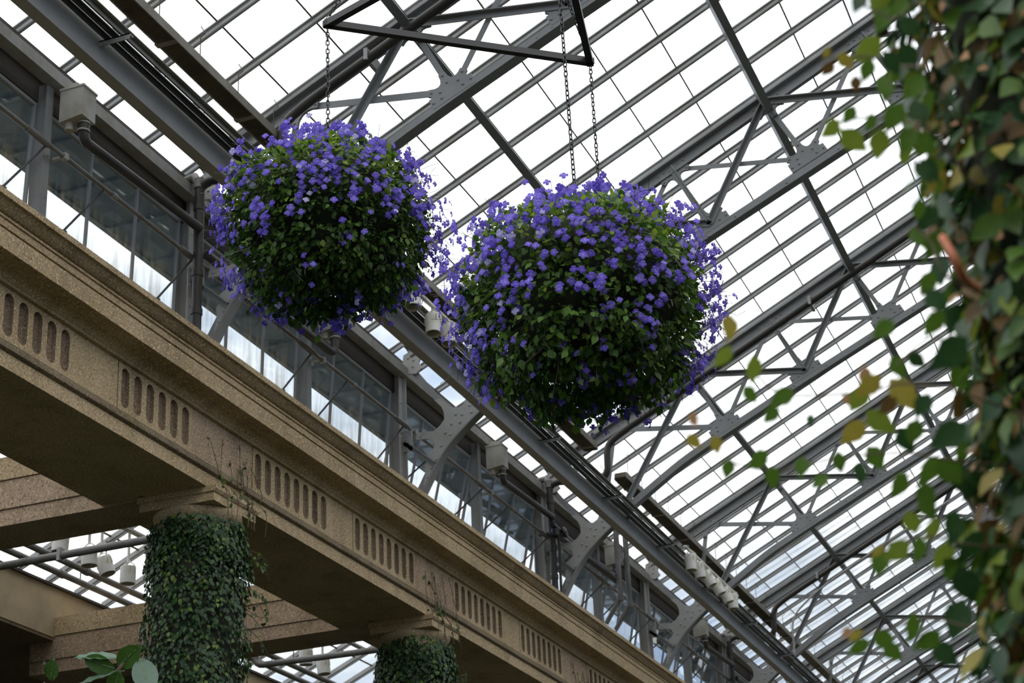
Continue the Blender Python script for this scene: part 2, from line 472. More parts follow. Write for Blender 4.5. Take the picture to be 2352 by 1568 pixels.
def stadium_panel(y0, y1, flutes, hw, zl, zh, face=-8.0, back=-8.045):
    """frieze face from y0 to y1 with vertical round-ended flutes cut into it"""
    mb = MB()
    edges = [y0]
    for a, b in zip(flutes[:-1], flutes[1:]): edges.append((a + b) / 2)
    edges.append(y1)
    n = 8
    for k, cy in enumerate(flutes):
        a, b = edges[k], edges[k + 1]
        ring = [(cy + hw * math.cos(math.pi * i / n), zh - hw + hw * math.sin(math.pi * i / n)) for i in range(n + 1)]
        ring += [(cy - hw * math.cos(math.pi * i / n), zl + hw - hw * math.sin(math.pi * i / n)) for i in range(n + 1)]
        outer = []
        for i in range(n + 1):
            t = i / n
            outer.append((b, ZF1) if t < .13 else (a, ZF1) if t > .87 else (b + (a - b) * (t - .13) / .74, ZF1))
        for i in range(n + 1):
            t = i / n
            outer.append((a, ZF0) if t < .13 else (b, ZF0) if t > .87 else (a + (b - a) * (t - .13) / .74, ZF0))
        R = len(ring)
        vs = [(face, y, z) for y, z in outer] + [(face, y, z) for y, z in ring]
        mid = [(back + .012, cy + (y - cy) * .82, (z - (zl + zh) / 2) * .985 + (zl + zh) / 2) for y, z in ring]
        deep = [(back, cy + (y - cy) * .3, (z - (zl + zh) / 2) * .93 + (zl + zh) / 2) for y, z in ring]
        vs += mid + deep
        fs = [(i, R + i, R + (i + 1) % R, (i + 1) % R) for i in range(R)]
        mb.add(vs, fs, 0)
        b0 = len(mb.v) - len(vs)
        f2 = [(R + i, 2 * R + i, 2 * R + (i + 1) % R, R + (i + 1) % R) for i in range(R)]
        f2 += [(2 * R + i, 3 * R + i, 3 * R + (i + 1) % R, 2 * R + (i + 1) % R) for i in range(R)]
        f2 += [tuple(3 * R + i for i in range(R))]
        mb.f += [tuple(i + b0 for i in f) for f in f2]; mb.m += [1] * len(f2)
    return mb

groups = [[10.05 + .19 * i for i in range(8)], [12.27 + .197 * i for i in range(6)]]
for k in range(7):
    groups.append([14.60 + BAY * k + .198 * i for i in range(8)])
    groups.append([16.78 + BAY * k + .198 * i for i in range(8)])
prev = YA
for g in groups:
    a, b = g[0] - .11, g[-1] + .11
    if b > YB: break
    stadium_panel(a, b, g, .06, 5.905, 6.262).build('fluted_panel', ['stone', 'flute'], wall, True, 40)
    MB().box((-8.06, prev, ZF0), (-8.003, a - .004, ZF1)).build('frieze_panel', 'stone_pink' if a - prev > 1 else 'stone', wall)
    prev = b + .004
MB().box((-8.06, prev, ZF0), (-8.003, YB, ZF1)).build('frieze_panel', 'stone', wall)
# clerestory framing
MB().box((-8.47, YA, 6.774), (-8.30, YB, 6.93)).build('window_sill', 'eave', wall)
MB().box((-8.47, YA, 8.47), (-8.385, YB, 8.98)).box((-8.39, YA, 8.74), (-8.3, YB, 8.80)).build('header', 'timber', wall)
MB().box((-8.325, YA, 8.63), (-8.2, YB, 8.645)).box((-8.215, YA, 8.645), (-8.2, YB, 8.745)).build('eave_beam', 'eave', wall)
MB().box((-8.52, YA, 8.97), (-8.44, YB, 9.02)).build('roof_curb', 'lap', wall)
MB().box((-9.32, YA, 8.62), (-8.5, YB, 8.70)).box((-9.34, YA, 8.60), (-9.28, YB, 8.74)).build('outer_soffit', 'soffit', wall)
for j in range(0, 40):
    y = 8.1 + j * .813
    if y > 36: break
    MB().box((-9.27, y - .03, 8.585), (-8.52, y + .03, 8.62)).build('soffit_rib', 'soffit', wall)
for j in range(-1, 13, 2):
    y = Y0 + j * BAY / 2
    mb = MB().box((-8.42, y - .035, 6.9), (-8.30, y + .035, 8.63)).box((-8.30, y - .05, 6.9), (-8.29, y + .05, 8.63))
    for z in (7.0, 7.55, 7.95, 8.5): mb.dome((-8.29, y + .02, z), (1, 0, 0), .012)
    mb.build('mullion_post', 'steel', wall)

# ------------------------------------------------------------------ clerestory windows
win_n = 0
for j in range(-2, 11):
    ya, yb = Y0 + j * BAY / 2 + (.11 if j % 2 == 0 else .06), Y0 + (j + 1) * BAY / 2 - (.06 if j % 2 == 0 else .11)
    win_n += 1
    ang = math.radians(1.5 if j < 1 else (4 if j == 1 else 13))
    w = tag(empty('window_%d' % win_n, (-8.40, (ya + yb) / 2, 6.93)), '%s clerestory window from the left, three tall panes%s' % (ORD[win_n - 1], ', tilted open' if j > 1 else ''), None, 'clerestory windows', 'structure')
    hx, hz = -8.40, 8.46
    def tilt(x, y, z):
        dx, dz = x - hx, z - hz
        return (hx + dx * math.cos(ang) + dz * math.sin(ang), y, hz - dx * math.sin(ang) + dz * math.cos(ang))
    def tbox(lo, hi):
        m = MB().box(lo, hi); m.v = [tilt(*p) for p in m.v]; return m
    zl, zh = 6.94, 8.45
    for a, b in (((-8.415, ya, zh - .03), (-8.38, yb, zh)), ((-8.415, ya, zl), (-8.38, yb, zl + .05)), ((-8.415, ya, zl + .05), (-8.38, ya + .02, zh - .03)), ((-8.415, yb - .02, zl + .05), (-8.38, yb, zh - .03))):
        tbox(a, b).build('sash_rail', 'steel', w)
    pw = (yb - ya) / 3
    for i in (1, 2):
        tbox((-8.41, ya + pw * i - .009, zl + .05), (-8.38, ya + pw * i + .009, zh - .03)).build('glazing_bar', 'steel', w)
    for i in range(3):
        tbox((-8.402, ya + pw * i + .016, zl + .03), (-8.398, ya + pw * (i + 1) - .016, zh - .03)).build('pane', 'winglass', w)
    # two push arms from the operating shaft to the sash
    for f in (.3, .97):
        yy = ya + (yb - ya) * f
        foot = tilt(-8.37, yy - .30, 7.44)
        mb = MB().tube([(-8.19, yy, 7.96), foot], .012, 6)
        mb.box((foot[0] - .03, foot[1] - .02, foot[2] - .025), (foot[0] + .03, foot[1] + .03, foot[2] + .015))
        mb.build('push_arm', 'conduit', w)

shaft = tag(empty('window_operator_shaft', (-8.19, Y0, 7.96)), 'long grey pipe shaft with couplings that opens the clerestory windows', 'pipe')
MB().tube([(-8.19, YA, 7.96), (-8.19, 40, 7.96)], .022, 10).build('shaft', 'pipe_grey', shaft, True, 40)
for j in range(-2, 10):
    y = Y0 + j * BAY / 2
    MB().tube([(-8.19, y - .42, 7.96), (-8.19, y - .12, 7.96)], .033, 10).build('coupling', 'pipe_grey', shaft, True, 40)
    MB().box((-8.30, y + .10, 7.95), (-8.19, y + .13, 7.97)).box((-8.22, y + .09, 7.93), (-8.16, y + .14, 7.99)).build('bracket', 'steel_light', shaft)
    MB().tube([(-8.19, y + .85, 7.96), (-8.19, y + .92, 7.96)], .03, 10).build('collar', 'steel', shaft, True, 40)

# ------------------------------------------------------------------ glass roof
ceiling = tag(empty('ceiling', (X_EAVE, Y0, roof_z(X_EAVE))), 'sloping glass roof of pale panes between grey glazing bars', None, None, 'structure')
CW = BAY / 7
bar_prof = [(-.040, .0), (.040, .0), (.040, -.012), (.020, -.018), (.020, -.056), (.013, -.066), (-.013, -.066), (-.020, -.056), (-.020, -.018), (-.040, -.012)]
x_top = X_EAVE + X_STEP * NROW
vs, fs = [], []
pa, pb = Vector((X_EAVE, 0, roof_z(X_EAVE))), Vector((x_top, 0, roof_z(x_top)))
n = len(bar_prof)
for p in (pa, pb):
    for by, bn in bar_prof: vs.append(p + Vector((0, by, 0)) + RN * bn - pa)
fs = [(i, (i + 1) % n, n + (i + 1) % n, n + i) for i in range(n)] + [tuple(range(n - 1, -1, -1)), tuple(range(n, 2 * n))]
bar_me = shared_mesh('glazing_bar', vs, fs, ['bar'], None, False)
for c in range(NCOL):
    link_mesh('glazing_bar', bar_me, ceiling, (pa.x, Y_ROOF0 + c * CW, pa.z))
pane_v = []
for dn in (0, .004):
    for sx, sy in ((0, .012), (1, .012), (1, CW - .012), (0, CW - .012)):
        p = Vector((X_STEP * sx - .012 * (1 - sx), 0, TANR * (X_STEP * sx - .012 * (1 - sx)))) + RN * (dn + .006 + (.012 * (1 - sx)))
        pane_v.append((p.x, sy, p.z))
pane_f = [(3, 2, 1, 0), (4, 5, 6, 7), (0, 1, 5, 4), (1, 2, 6, 5), (2, 3, 7, 6), (3, 0, 4, 7)]
pane_me = shared_mesh('pane', pane_v, pane_f, ['roofglass'], None, False)
cells = []
for c in range(NCOL - 1):
    for r in range(NROW):
        x, y = X_EAVE + X_STEP * r, Y_ROOF0 + CW * c
        px, py = to_px((x + X_STEP / 2, y + CW / 2, roof_z(x + X_STEP / 2)))
        cells.append((not (-60 < px < 2400 and -60 < py < 1630), y, x))
cells.sort()
for hid, y, x in cells[:300]:
    link_mesh('pane', pane_me, ceiling, (x, y, roof_z(x)))
rest = np.array([(x, y, roof_z(x)) for hid, y, x in cells[300:]])
tag(scatter('far_panes', pane_v, pane_f, [0] * 6, rest, np.tile(np.eye(3), (len(rest), 1, 1)), ['roofglass'], None, ceiling, False), kind='stuff')
y_end = Y_ROOF0 + CW * (NCOL - 1)
for r in range(NROW + 1):
    x = X_EAVE + X_STEP * r
    p = Vector((x, 0, roof_z(x))) + RN * .002
    MB().obox((p.x, Y_ROOF0, p.z), (p.x, y_end, p.z), RC * .008, RN * .005).build('lap_strip', 'lap', ceiling)
for k, x in enumerate((-5.95, -3.52, -1.09)):
    c = Vector((x, 0, chord_z(x) - .03)) + RN * .10
    mb = MB().obox((c.x, Y_ROOF0, c.z), (c.x, y_end, c.z), RC * .045, RN * .010)
    c2 = c - RN * .10
    mb.obox((c2.x - RC.x * .035, Y_ROOF0, c2.z - RC.z * .035), (c2.x - RC.x * .035, y_end, c2.z - RC.z * .035), RC * .010, RN * .105)
    c3 = c - RN * .20
    mb.obox((c3.x, Y_ROOF0, c3.z), (c3.x, y_end, c3.z), RC * .045, RN * .010)
    mb.obox((c2.x + RC.x * .03, Y_ROOF0, c2.z + RC.z * .03), (c2.x + RC.x * .03, y_end, c2.z + RC.z * .03), RC * .006, RN * .105)
    mb.build('purlin', 'steel', ceiling)

# unseen other roof slope and hall sides, added to cut low sky light
X_R = 2 * x_top - X_EAVE
flip = Matrix.Rotation(math.pi, 3, 'Z').to_quaternion()
for c in range(NCOL):
    link_mesh('glazing_bar', bar_me, ceiling, (X_R, Y_ROOF0 + c * CW, pa.z), flip)
rr_ = np.array([(X_R - X_STEP * r, Y_ROOF0 + CW * (c + 1), roof_z(X_EAVE + X_STEP * r)) for c in range(NCOL - 1) for r in range(NROW)])
tag(scatter('opposite_panes', pane_v, pane_f, [0] * 6, rr_, np.tile(np.diag([-1., -1., 1.]), (len(rr_), 1, 1)), ['roofglass'], None, ceiling, False), kind='stuff')
MB().box((x_top - .08, Y_ROOF0, roof_z(x_top) - .12), (x_top + .08, y_end, roof_z(x_top) + .06)).build('ridge', 'steel', ceiling)
wr = tag(empty('wall_right', (X_R - .2, Y0, -1.6)), 'unseen stone side wall opposite the clerestory, added to cut low light', None, None, 'structure')
MB().box((X_R - .6, -30, -1.6), (X_R, 60, 5.4)).build('light_blocker', 'moss', wr)  # unseen dark planting mass, added to cut bounce light on undersides
MB().box((X_R - .4, -30, 5.4), (X_R, 60, 6.8)).box((X_R - .2, -30, 8.6), (X_R, 60, 9.1)).build('side_wall', 'stone', wr)
for j in range(-12, 19): MB().box((X_R - .3, Y0 + j * BAY / 2 - .1, 6.8), (X_R - .1, Y0 + j * BAY / 2 + .1, 8.6)).build('post', 'steel', wr)
wb = tag(empty('wall_back', (0, -30, -1.6)), 'unseen end wall added behind the photographer to block low sky', None, None, 'structure')
MB().box((-9, -30.4, -1.6), (X_R, -30, 9)).build('light_blocker', 'moss', wb)  # dark block added out of view to shut off light near the horizon

# ------------------------------------------------------------------ roof trusses
TN = [(-8.20, chord_z(-8.20))] + [(-8.38 + 1.215 * i, chord_z(-8.38 + 1.215 * i)) for i in range(1, 8)]
PN = (.416, -.854)
BN = [None, None] + [(TN[i][0] + PN[0] * .98, TN[i][1] + PN[1] * .98) for i in range(2, 8)]
ARCH = [(-8.17, 6.78), (-8.09, 7.0), (-7.99, 7.19), (-7.83, 7.46), (-7.66, 7.67), (-7.46, 7.85), (-7.25, 8.015), (-6.9, 8.27), (-6.55, 8.50), (-6.175, 8.735), (-5.8, 8.93), (-5.4, 9.125)]
ARCH = [tuple(p) for p in catmull([(x, z, 0) for x, z in ARCH], 3)]
LOWER = [(p[0], p[1]) for p in ARCH] + [(-4.9, 9.36), (-4.46, 9.57), (-2.63, 10.40), (.5, 11.80)]
KNEE = [(-8.0, 7.19), (-7.93, 7.36), (-7.81, 7.52), (-7.67, 7.68), (-7.47, 7.86), (-7.25, 8.03), (-7.05, 8.18), (-7.10, 8.27), (-7.22, 8.27), (-7.30, 8.33), (-7.33, 8.42), (-7.42, 8.44), (-7.44, 8.26), (-7.49, 8.16), (-7.56, 8.12), (-7.65, 8.14), (-7.72, 8.19), (-7.80, 8.28),
        (-7.87, 8.27), (-7.78, 8.17), (-7.75, 8.09), (-7.75, 8.0), (-7.81, 7.93), (-7.89, 7.88), (-8.10, 7.90), (-8.12, 7.81), (-7.97, 7.80), (-7.9, 7.77), (-7.88, 7.70), (-7.92, 7.64), (-7.99, 7.60), (-7.97, 7.53), (-8.02, 7.47), (-8.01, 7.40), (-8.01, 7.33), (-8.04, 7.24)]

def gusset_poly(dirs):
    """dirs: (angle, reach, half width), sorted by angle; concave fillets between the arms"""
    out = []; n = len(dirs)
    for i in range(n):
        a, R, w = dirs[i]; b, R2, w2 = dirs[(i + 1) % n]
        d, d2 = Vector((math.cos(a), math.sin(a))), Vector((math.cos(b), math.sin(b)))
        na, nb = Vector((-d.y, d.x)), Vector((-d2.y, d2.x))
        out.append(d * R - na * w); p = d * R + na * w; q = d2 * R2 - nb * w2
        out.append(p)
        gap = (b - a) % (2 * math.pi)
        if .2 < gap < 2.75:
            den = d.x * -d2.y + d.y * d2.x
            rhs = (nb * -w2) - (na * w)
            t = (rhs.x * -d2.y + rhs.y * d2.x) / den if abs(den) > 1e-4 else .05
            I = na * w + d * max(-.05, min(t, R))
            for k in range(1, 5):
                u = k / 5
                out.append(p * (1 - u) ** 2 + I * 2 * u * (1 - u) + q * u * u)
    return out

TR_LABEL = ['riveted steel roof truss crossing just above the left flower basket', 'riveted steel roof truss whose lattice shows between right flower basket and near leaves',
            'riveted steel roof truss with long brown drain pipe, right of the right basket', 'riveted steel roof truss directly above the cluster of six lamps',
            'riveted steel roof truss next beyond the cluster of six lamps'] + ['riveted steel roof truss, %s of the trusses counted from the top left' % ORD[i] for i in range(5, 12)]

def make_truss(k):
    yt = Y0 + BAY * k
    T = tag(empty('roof_truss', (-8.34, yt, 6.774)), TR_LABEL[k], 'truss', 'roof trusses')
    near = yt - .012
    # chords
    t0, t1 = TN[0], (.5, chord_z(.5))
    pts = [t0, t1]
    MB().strip_xz(pts, .06, .085, yt - .085, yt + .085).strip_xz(pts, -.075, .06, yt - .012, yt + .012).strip_xz(pts, -.075, -.06, yt - .035, yt + .035).build('top_chord', 'steel', T)
    mb = MB().strip_xz(LOWER, 0, .016, yt - .068, yt + .068).strip_xz(LOWER, .016, .115, yt - .014, yt + .014)
    if k < 6:
        for i in range(len(ARCH), len(LOWER) - 1):
            (xa, za), (xb, zb) = LOWER[i], LOWER[i + 1]
            for u in (.25, .6, .95):
                mb.dome((xa + (xb - xa) * u - .02, yt - .014, za + (zb - za) * u + .06), (0, -1, 0), .016)
    mb.build('bottom_chord', 'steel', T)
    # post against the wall
    mb = MB().box((-8.30, yt - .10, 6.774), (-8.285, yt + .10, 8.84)).box((-8.44, yt - .09, 6.774), (-8.425, yt + .09, 8.84)).box((-8.43, yt - .012, 6.774), (-8.29, yt + .012, 8.84)).box((-8.30, yt - .006, 6.774), (-8.24, yt + .006, 8.80))
    if k < 5:
        for z in (7.1, 7.42, 7.53, 7.64, 7.75, 7.86, 8.3, 8.6):
            mb.dome((-8.285, yt - .06, z), (1, 0, 0), .017)
    mb.build('post', 'steel_light', T)
    # web members
    def web(p, q, w, angle, name):
        p, q = Vector((p[0], 0, p[1])), Vector((q[0], 0, q[1]))
        d = (q - p).normalized(); nn = Vector((-d.z, 0, d.x))
        off = Vector((0, yt, 0))
        m = MB()
        if angle:
            m.obox(p + off + Vector((0, -.024, 0)), q + off + Vector((0, -.024, 0)), nn * w, Vector((0, .006, 0)))
            up = nn if nn.z > 0 else -nn
            m.obox(p + off + up * (w - .005) + Vector((0, -.050, 0)), q + off + up * (w - .005) + Vector((0, -.050, 0)), nn * .006, Vector((0, .032, 0)))
        else:
            m.obox(p + off + Vector((0, .021, 0)), q + off + Vector((0, .021, 0)), nn * w, Vector((0, .005, 0)))
        m.build(name, 'steel', T)
    for i in range(2, 8):
        web(TN[i], BN[i], .030, i % 2 == 1, 'post_bar')
        if i < 7:
            if i % 2 == 0:
                web(TN[i], BN[i + 1], .036, True, 'diagonal_bar'); web(TN[i + 1], BN[i], .029, False, 'diagonal_bar')
            else:
                web(TN[i], BN[i + 1], .029, False, 'diagonal_bar'); web(TN[i + 1], BN[i], .036, True, 'diagonal_bar')
    web(TN[1], BN[2], .036, False, 'diagonal_bar')
    web(TN[2], (-7.05, 8.30), .036, True, 'diagonal_bar')
    web(TN[1], (-7.37, 8.30), .034, False, 'post_bar')
    web((-8.15, 8.72), (-7.80, 8.24), .036, False, 'knee_brace')
    web((-8.27, 7.86), (-7.95, 7.845), .032, False, 'knee_brace')
    web((-8.27, 7.80), (-7.88, 7.45), .030, True, 'knee_brace')
    # gussets
    def gusset(c, arms, w=.036, R=.22, riv=True, side=-1):
        dirs = []
        for t in arms:
            a = math.atan2(t[1] - c[1], t[0] - c[0]); dirs.append((a, (t[2] if len(t) > 2 else R), (t[3] if len(t) > 3 else w)))
        dirs.sort()
        poly = [(c[0] + p.x, c[1] + p.y) for p in gusset_poly(dirs)]
        m = MB().prism_xz(poly, yt - .017, yt + .015)
        if riv and k < 7:
            for a, r, ww in dirs:
                for u in (.88, .5):
                    m.dome((c[0] + math.cos(a) * r * u, yt - .017, c[1] + math.sin(a) * r * u), (0, -1, 0), .017)
        m.build('gusset_plate', 'steel', T)
    for i in range(1, 8):
        x, z = TN[i]
        up, dn = (x + 1, z + TANR), (x - 1, z - TANR)
        b = BN[i] if i > 1 else (-7.37, 8.30)
        arms = [(up[0], up[1], .2, .07), (dn[0], dn[1], .2, .07), b]
        if i > 1: arms.append(BN[i - 1] if i > 2 else (-7.05, 8.30))
        if i < 7: arms.append(BN[i + 1])
        gusset(TN[i], arms)
    for i in range(2, 8):
        x, z = BN[i]
        arms = [(x + 1, z + .45, .24, .06), (x - 1, z - .45, .24, .06), TN[i], TN[i - 1]]
        if i < 7: arms.append(TN[i + 1])
        gusset((x + .01, z - .02), arms, .037, .25)
    # the knee: one big plate along the arch with its rivets, and the plate at the eave
    m = MB().prism_xz(KNEE, yt - .020, yt + .018)
    if k < 6:
        for x, z in ((-7.60, 8.04), (-7.66, 7.93), (-7.55, 7.93), (-7.52, 8.02), (-7.42, 8.12), (-7.40, 8.03), (-7.74, 7.83), (-7.68, 7.80), (-7.80, 7.68), (-7.86, 7.52), (-7.93, 7.42), (-7.98, 7.32), (-7.30, 8.12), (-7.22, 8.16), (-8.06, 7.85)):
            m.dome((x, yt - .020, z), (0, -1, 0), .020)
    m.build('knee_plate', 'steel_light', T)
    m = MB().prism_xz([(-8.29, 8.69), (-8.10, 8.66), (-8.02, 8.72), (-8.06, 8.80), (-8.03, 8.88), (-7.93, 8.96), (-7.90, 9.08), (-8.26, 8.93)], yt - .014, yt + .014)
    for x, z in ((-8.2, 8.88), (-8.13, 8.84), (-8.14, 8.76), (-8.03, 8.97)): m.dome((x, yt - .014, z), (0, -1, 0), .017)
    m.build('eave_plate', 'steel_light', T)
    m = MB()
    m.box((-8.29, yt - .03, 7.68), (-8.16, yt - .014, 7.94))
    for x, z in ((-8.24, 7.88), (-8.19, 7.90), (-8.24, 7.80), (-8.24, 7.72), (-8.19, 7.76)): m.dome((x, yt - .03, z), (0, -1, 0), .016)
    m.build('post_plate', 'steel_light', T)
    # brown drain pipe that follows every other truss
    if k % 2 == 0:
        yp = yt - .24
        zz = lambda x: chord_z(x) - .22
        pts = bend([(.3, yp, zz(.3)), (-6.95, yp, zz(-6.95) - .03), (-7.21, yp, 9.15), (-7.22, yp, 8.74), (-7.36, yp, 8.62), (-7.98, yp, 8.73), (-8.10, yp, 8.68), (-8.10, yp, 6.80)], .13)
        d = tag(empty('drain_pipe', (-8.10, yp, 6.8)), ['brown drain pipe running up the truss behind the left basket', '', 'brown drain pipe running up the truss right of the right basket', '', 'brown drain pipe on the fifth truss from the top left', '', 'brown drain pipe on the seventh truss from the top left', '', 'brown drain pipe on the ninth truss from the top left', ''][k], 'pipe', 'truss drain pipes')
        MB().tube(pts, .048, 12).build('pipe', 'pipe', d, True, 50)
        for z in (7.35, 7.75, 8.45): MB().tube([(-8.10, yp, z - .03), (-8.10, yp, z + .03)], .056, 12).build('coupling', 'pipe', d, True, 50)
        MB().tube([(-8.10, yp, 8.66), (-8.10, yp, 8.76)], .058, 12).build('coupling', 'pipe_grey', d, True, 50)
        MB().tube([(-8.35, yp + .06, 8.80), (-8.16, yp, 8.80), (-8.11, yp, 8.70)], .05, 10).build('elbow', 'pipe_grey', d, True, 60)
        for x in (-6.3, -4.1, -1.7):
            MB().box((x - .02, yp - .055, zz(x) - .06), (x + .02, yt, zz(x) + .065)).build('strap', 'steel_light', d)

for k in range(NTR): make_truss(k)

# rain heads under the eave with their leader pipes
for k in range(-1, 5):
    yc = Y0 + BAY * k + 2.56
    R = tag(empty('rain_head', (-8.05, yc, 8.30)), ['pale grey rainwater box with black leader pipe at the far upper left', 'pale grey rainwater box mostly hidden behind the left basket', 'pale grey rainwater box with leader pipe below the right basket',
            'pale grey rainwater box, fourth along the eave from the left', 'pale grey rainwater box, fifth along the eave from the left', 'pale grey rainwater box, sixth along the eave from the left'][k + 1], 'rain box', 'rainwater boxes under the eave')
    a, b = yc - .10, yc + .10
    MB().add([(-8.20, a, 8.25), (-7.97, a, 8.28), (-7.97, b, 8.28), (-8.20, b, 8.25), (-8.20, a, 8.57), (-7.97, a, 8.57), (-7.97, b, 8.57), (-8.20, b, 8.57)],
             [(3, 2, 1, 0), (4, 5, 6, 7), (0, 1, 5, 4), (1, 2, 6, 5), (2, 3, 7, 6), (3, 0, 4, 7)]).box((-8.208, a - .008, 8.56), (-7.962, b + .008, 8.58)).build('box', 'boxgrey', R)
    MB().box((-8.16, a + .04, 8.575), (-8.06, b - .04, 8.64)).build('inlet', 'boxgrey', R)
    s = 1 if k % 2 else -1              # the leader runs to the nearer drain pipe
    yo = yc + .02 * s
    MB().tube([(-8.03, yo, 8.17), (-8.03, yo, 8.29)], .052, 12).build('outlet', 'pipe', R, True, 50)
    for z in (8.185, 8.26): MB().tube([(-8.03, yo, z - .007), (-8.03, yo, z + .007)], .057, 12).build('hose_clamp', 'boxgrey', R, True, 50)
    MB().tube([(-8.14, yc - .03, 8.19), (-8.14, yc - .03, 8.27)], .04, 10).build('plugged_outlet', 'boxgrey', R, True, 50)
    drop = 8.10 if s > 0 else 7.98
    ydr = (Y0 + BAY * (k + 1) - .30) if s > 0 else (Y0 + BAY * k - .14)
    MB().tube(bend([(-8.03, yo, 8.19), (-8.03, yo + .03 * s, drop), (-8.06, ydr, drop + (.10 if s > 0 else 0))], .12), .046, 12).build('leader_pipe', 'pipe', R, True, 50)

# ------------------------------------------------------------------ beam and services that run along the hall
beam = tag(empty('crane_beam', (-7.1, Y0, 7.87)), 'long wide grey steel beam running under the trusses beside the clerestory', 'beam')
MB().box((-7.16, 7, 7.87), (-7.05, 58, 7.885)).build('bottom_flange', 'steel', beam)
MB().box((-7.062, 7, 7.885), (-7.05, 58, 8.108)).build('web', 'steel', beam)
MB().box((-7.16, 7, 8.108), (-7.05, 58, 8.122)).box((-7.16, 7, 7.885), (-7.15, 58, 8.108)).build('back_channel', 'steel', beam)
for k in range(NTR):
    y = Y0 + BAY * k
    MB().box((-7.15, y - .06, 8.12), (-7.03, y + .06, 8.16)).build('seat_plate', 'steel_light', beam)

cond = tag(empty('conduit_run', (-6.88, Y0, 8.1)), 'bundle of dark conduits with angle rail along the wide grey beam', 'conduit')
for dx, dz, r in ((-7.005, 8.115, .025), (-6.945, 8.125, .028), (-6.885, 8.135, .022)):
    MB().tube([(dx, 7, dz), (dx, 55, dz)], r, 8).build('conduit', 'conduit', cond, True, 50)
MB().box((-6.85, 7, 8.115), (-6.80, 55, 8.123)).box((-6.85, 7, 8.075), (-6.843, 55, 8.123)).build('angle_rail', 'eave', cond)
for j in range(-2, 17):
    y = Y0 + 1.35 + j * BAY / 2
    MB().box((-7.05, y - .03, 8.06), (-6.78, y + .03, 8.072)).box((-7.05, y - .03, 8.02), (-6.78, y - .022, 8.072)).build('bracket', 'steel', cond)

def fin_tube(x, z, w, h, label, ys):
    F = tag(empty('finned_heating_tube', (x, ys[0][0], z)), label, 'heating tube', 'finned heating tubes')
    for a, b in ys:
        MB().box((x + w - .012, a, z - h), (x + w, b, z + h)).build('side_plate', 'fin_plate', F)
        MB().box((x - w + .02, a, z - h + .02), (x + w - .012, b, z + h)).build('tube_core', 'fin', F)
        m = MB(); y = a + .02
        while y < b and y < 34:
            m.add([(x - w, y, z - h), (x + w - .012, y + .03, z - h), (x + w - .012, y + .036, z - h), (x - w, y + .006, z - h), (x - w, y, z - h + .022), (x + w - .012, y + .03, z - h + .022), (x + w - .012, y + .036, z - h + .022), (x - w, y + .006, z - h + .022)],
                  [(3, 2, 1, 0), (0, 1, 5, 4), (2, 3, 7, 6)])
            m.add([(x - w, y, z - h), (x - w, y + .006, z - h), (x - w, y + .036, z + h), (x - w, y + .03, z + h), (x - w + .02, y, z - h), (x - w + .02, y + .006, z - h), (x - w + .02, y + .036, z + h), (x - w + .02, y + .03, z + h)],
                  [(0, 1, 2, 3), (0, 3, 7, 4), (2, 1, 5, 6)])
            y += .021
        tag(m.build('wire_mesh', 'fin', F), kind='stuff')
        for y in np.arange(a + .5, b, 1.4):
            MB().box((x - w - .006, y - .03, z - h - .008), (x + w + .006, y + .03, z - h + .004)).box((x - w - .006, y - .03, z - h), (x - w, y + .03, z + h)).build('clip', 'fin_plate', F)
        for y in np.arange(a + .35, min(b, 45), CW):
            zt = roof_z(x) - .07
            MB().tube([(x + .02, y, z + h), (x + .02, y, zt - .12), (x + .07, y, zt - .09), (x + .02, y, zt)], .005, 5).build('hanger_wire', 'lamp_dark', F)
    return F

fin_tube(-7.36, 9.05, .10, .045, 'brown finned heating tube in wire mesh, the larger and upper of two', [(7, Y0 + BAY * 2 - .5), (Y0 + BAY * 2 + .8, 50)])
fin_tube(-7.72, 8.97, .06, .036, 'slimmer brown finned heating tube partly hidden behind the wide beam', [(7, Y0 + BAY * 2 - .6), (Y0 + BAY * 2 + .6, 50)])

def on_x(px, py, x):
    r = ray(px, py); return r * (x / r.x)
tp = tag(empty('twin_pipes', on_x(1412, 1230, -7.9)), 'pair of grey upright pipes with elbows in front of the fourth bay windows', 'pipe')
for a, b, c in (((1411, 1205), (1425, 1372), (1392, 1432)), ((1436, 1222), (1447, 1388), (1414, 1446))):
    p, q_, r_ = on_x(*a, -7.9), on_x(*b, -7.9), on_x(*c, -8.15)
    MB().tube([(q_.x, q_.y, p.z), q_], .042, 12).build('pipe', 'pipe_grey', tp, True, 50)
    MB().tube([q_, r_], .036, 12).build('lower_pipe', 'pipe_grey', tp, True, 50)
    MB().lathe([(.001, -.06), (.05, -.05), (.058, 0), (.05, .05), (.001, .06)], q_, (0, 0, 1), 14).build('elbow', 'pipe_grey', tp, True, 50)
vv = tag(empty('valve_cluster', on_x(1282, 1225, -8.0)), 'small black valve cluster with hand wheel beside the third truss post', 'valve')
c = on_x(1282, 1222, -8.0)
MB().tube([c + Vector((0, -.22, .05)), c + Vector((0, .25, .03))], .035, 10).build('body', 'black', vv, True, 50)
MB().lathe([(.02, -.03), (.075, -.02), (.085, 0), (.075, .02), (.02, .03)], c + Vector((.06, .12, .02)), (1, 0, .2), 14).build('hand_wheel', 'black', vv, True, 50)
MB().lathe([(.02, -.06), (.06, -.05), (.06, .05), (.02, .06)], c + Vector((.0, -.12, -.04)), (0, 0, 1), 12).build('valve', 'black', vv, True, 50)
MB().tube([c + Vector((0, .02, 0)), c + Vector((-.02, .04, -1.0))], .02, 8).build('riser', 'pipe', vv, True, 50)
MB().box((c.x - .3, c.y + .02, c.z + .0), (c.x, c.y + .06, c.z + .03)).build('bracket', 'pipe', vv)
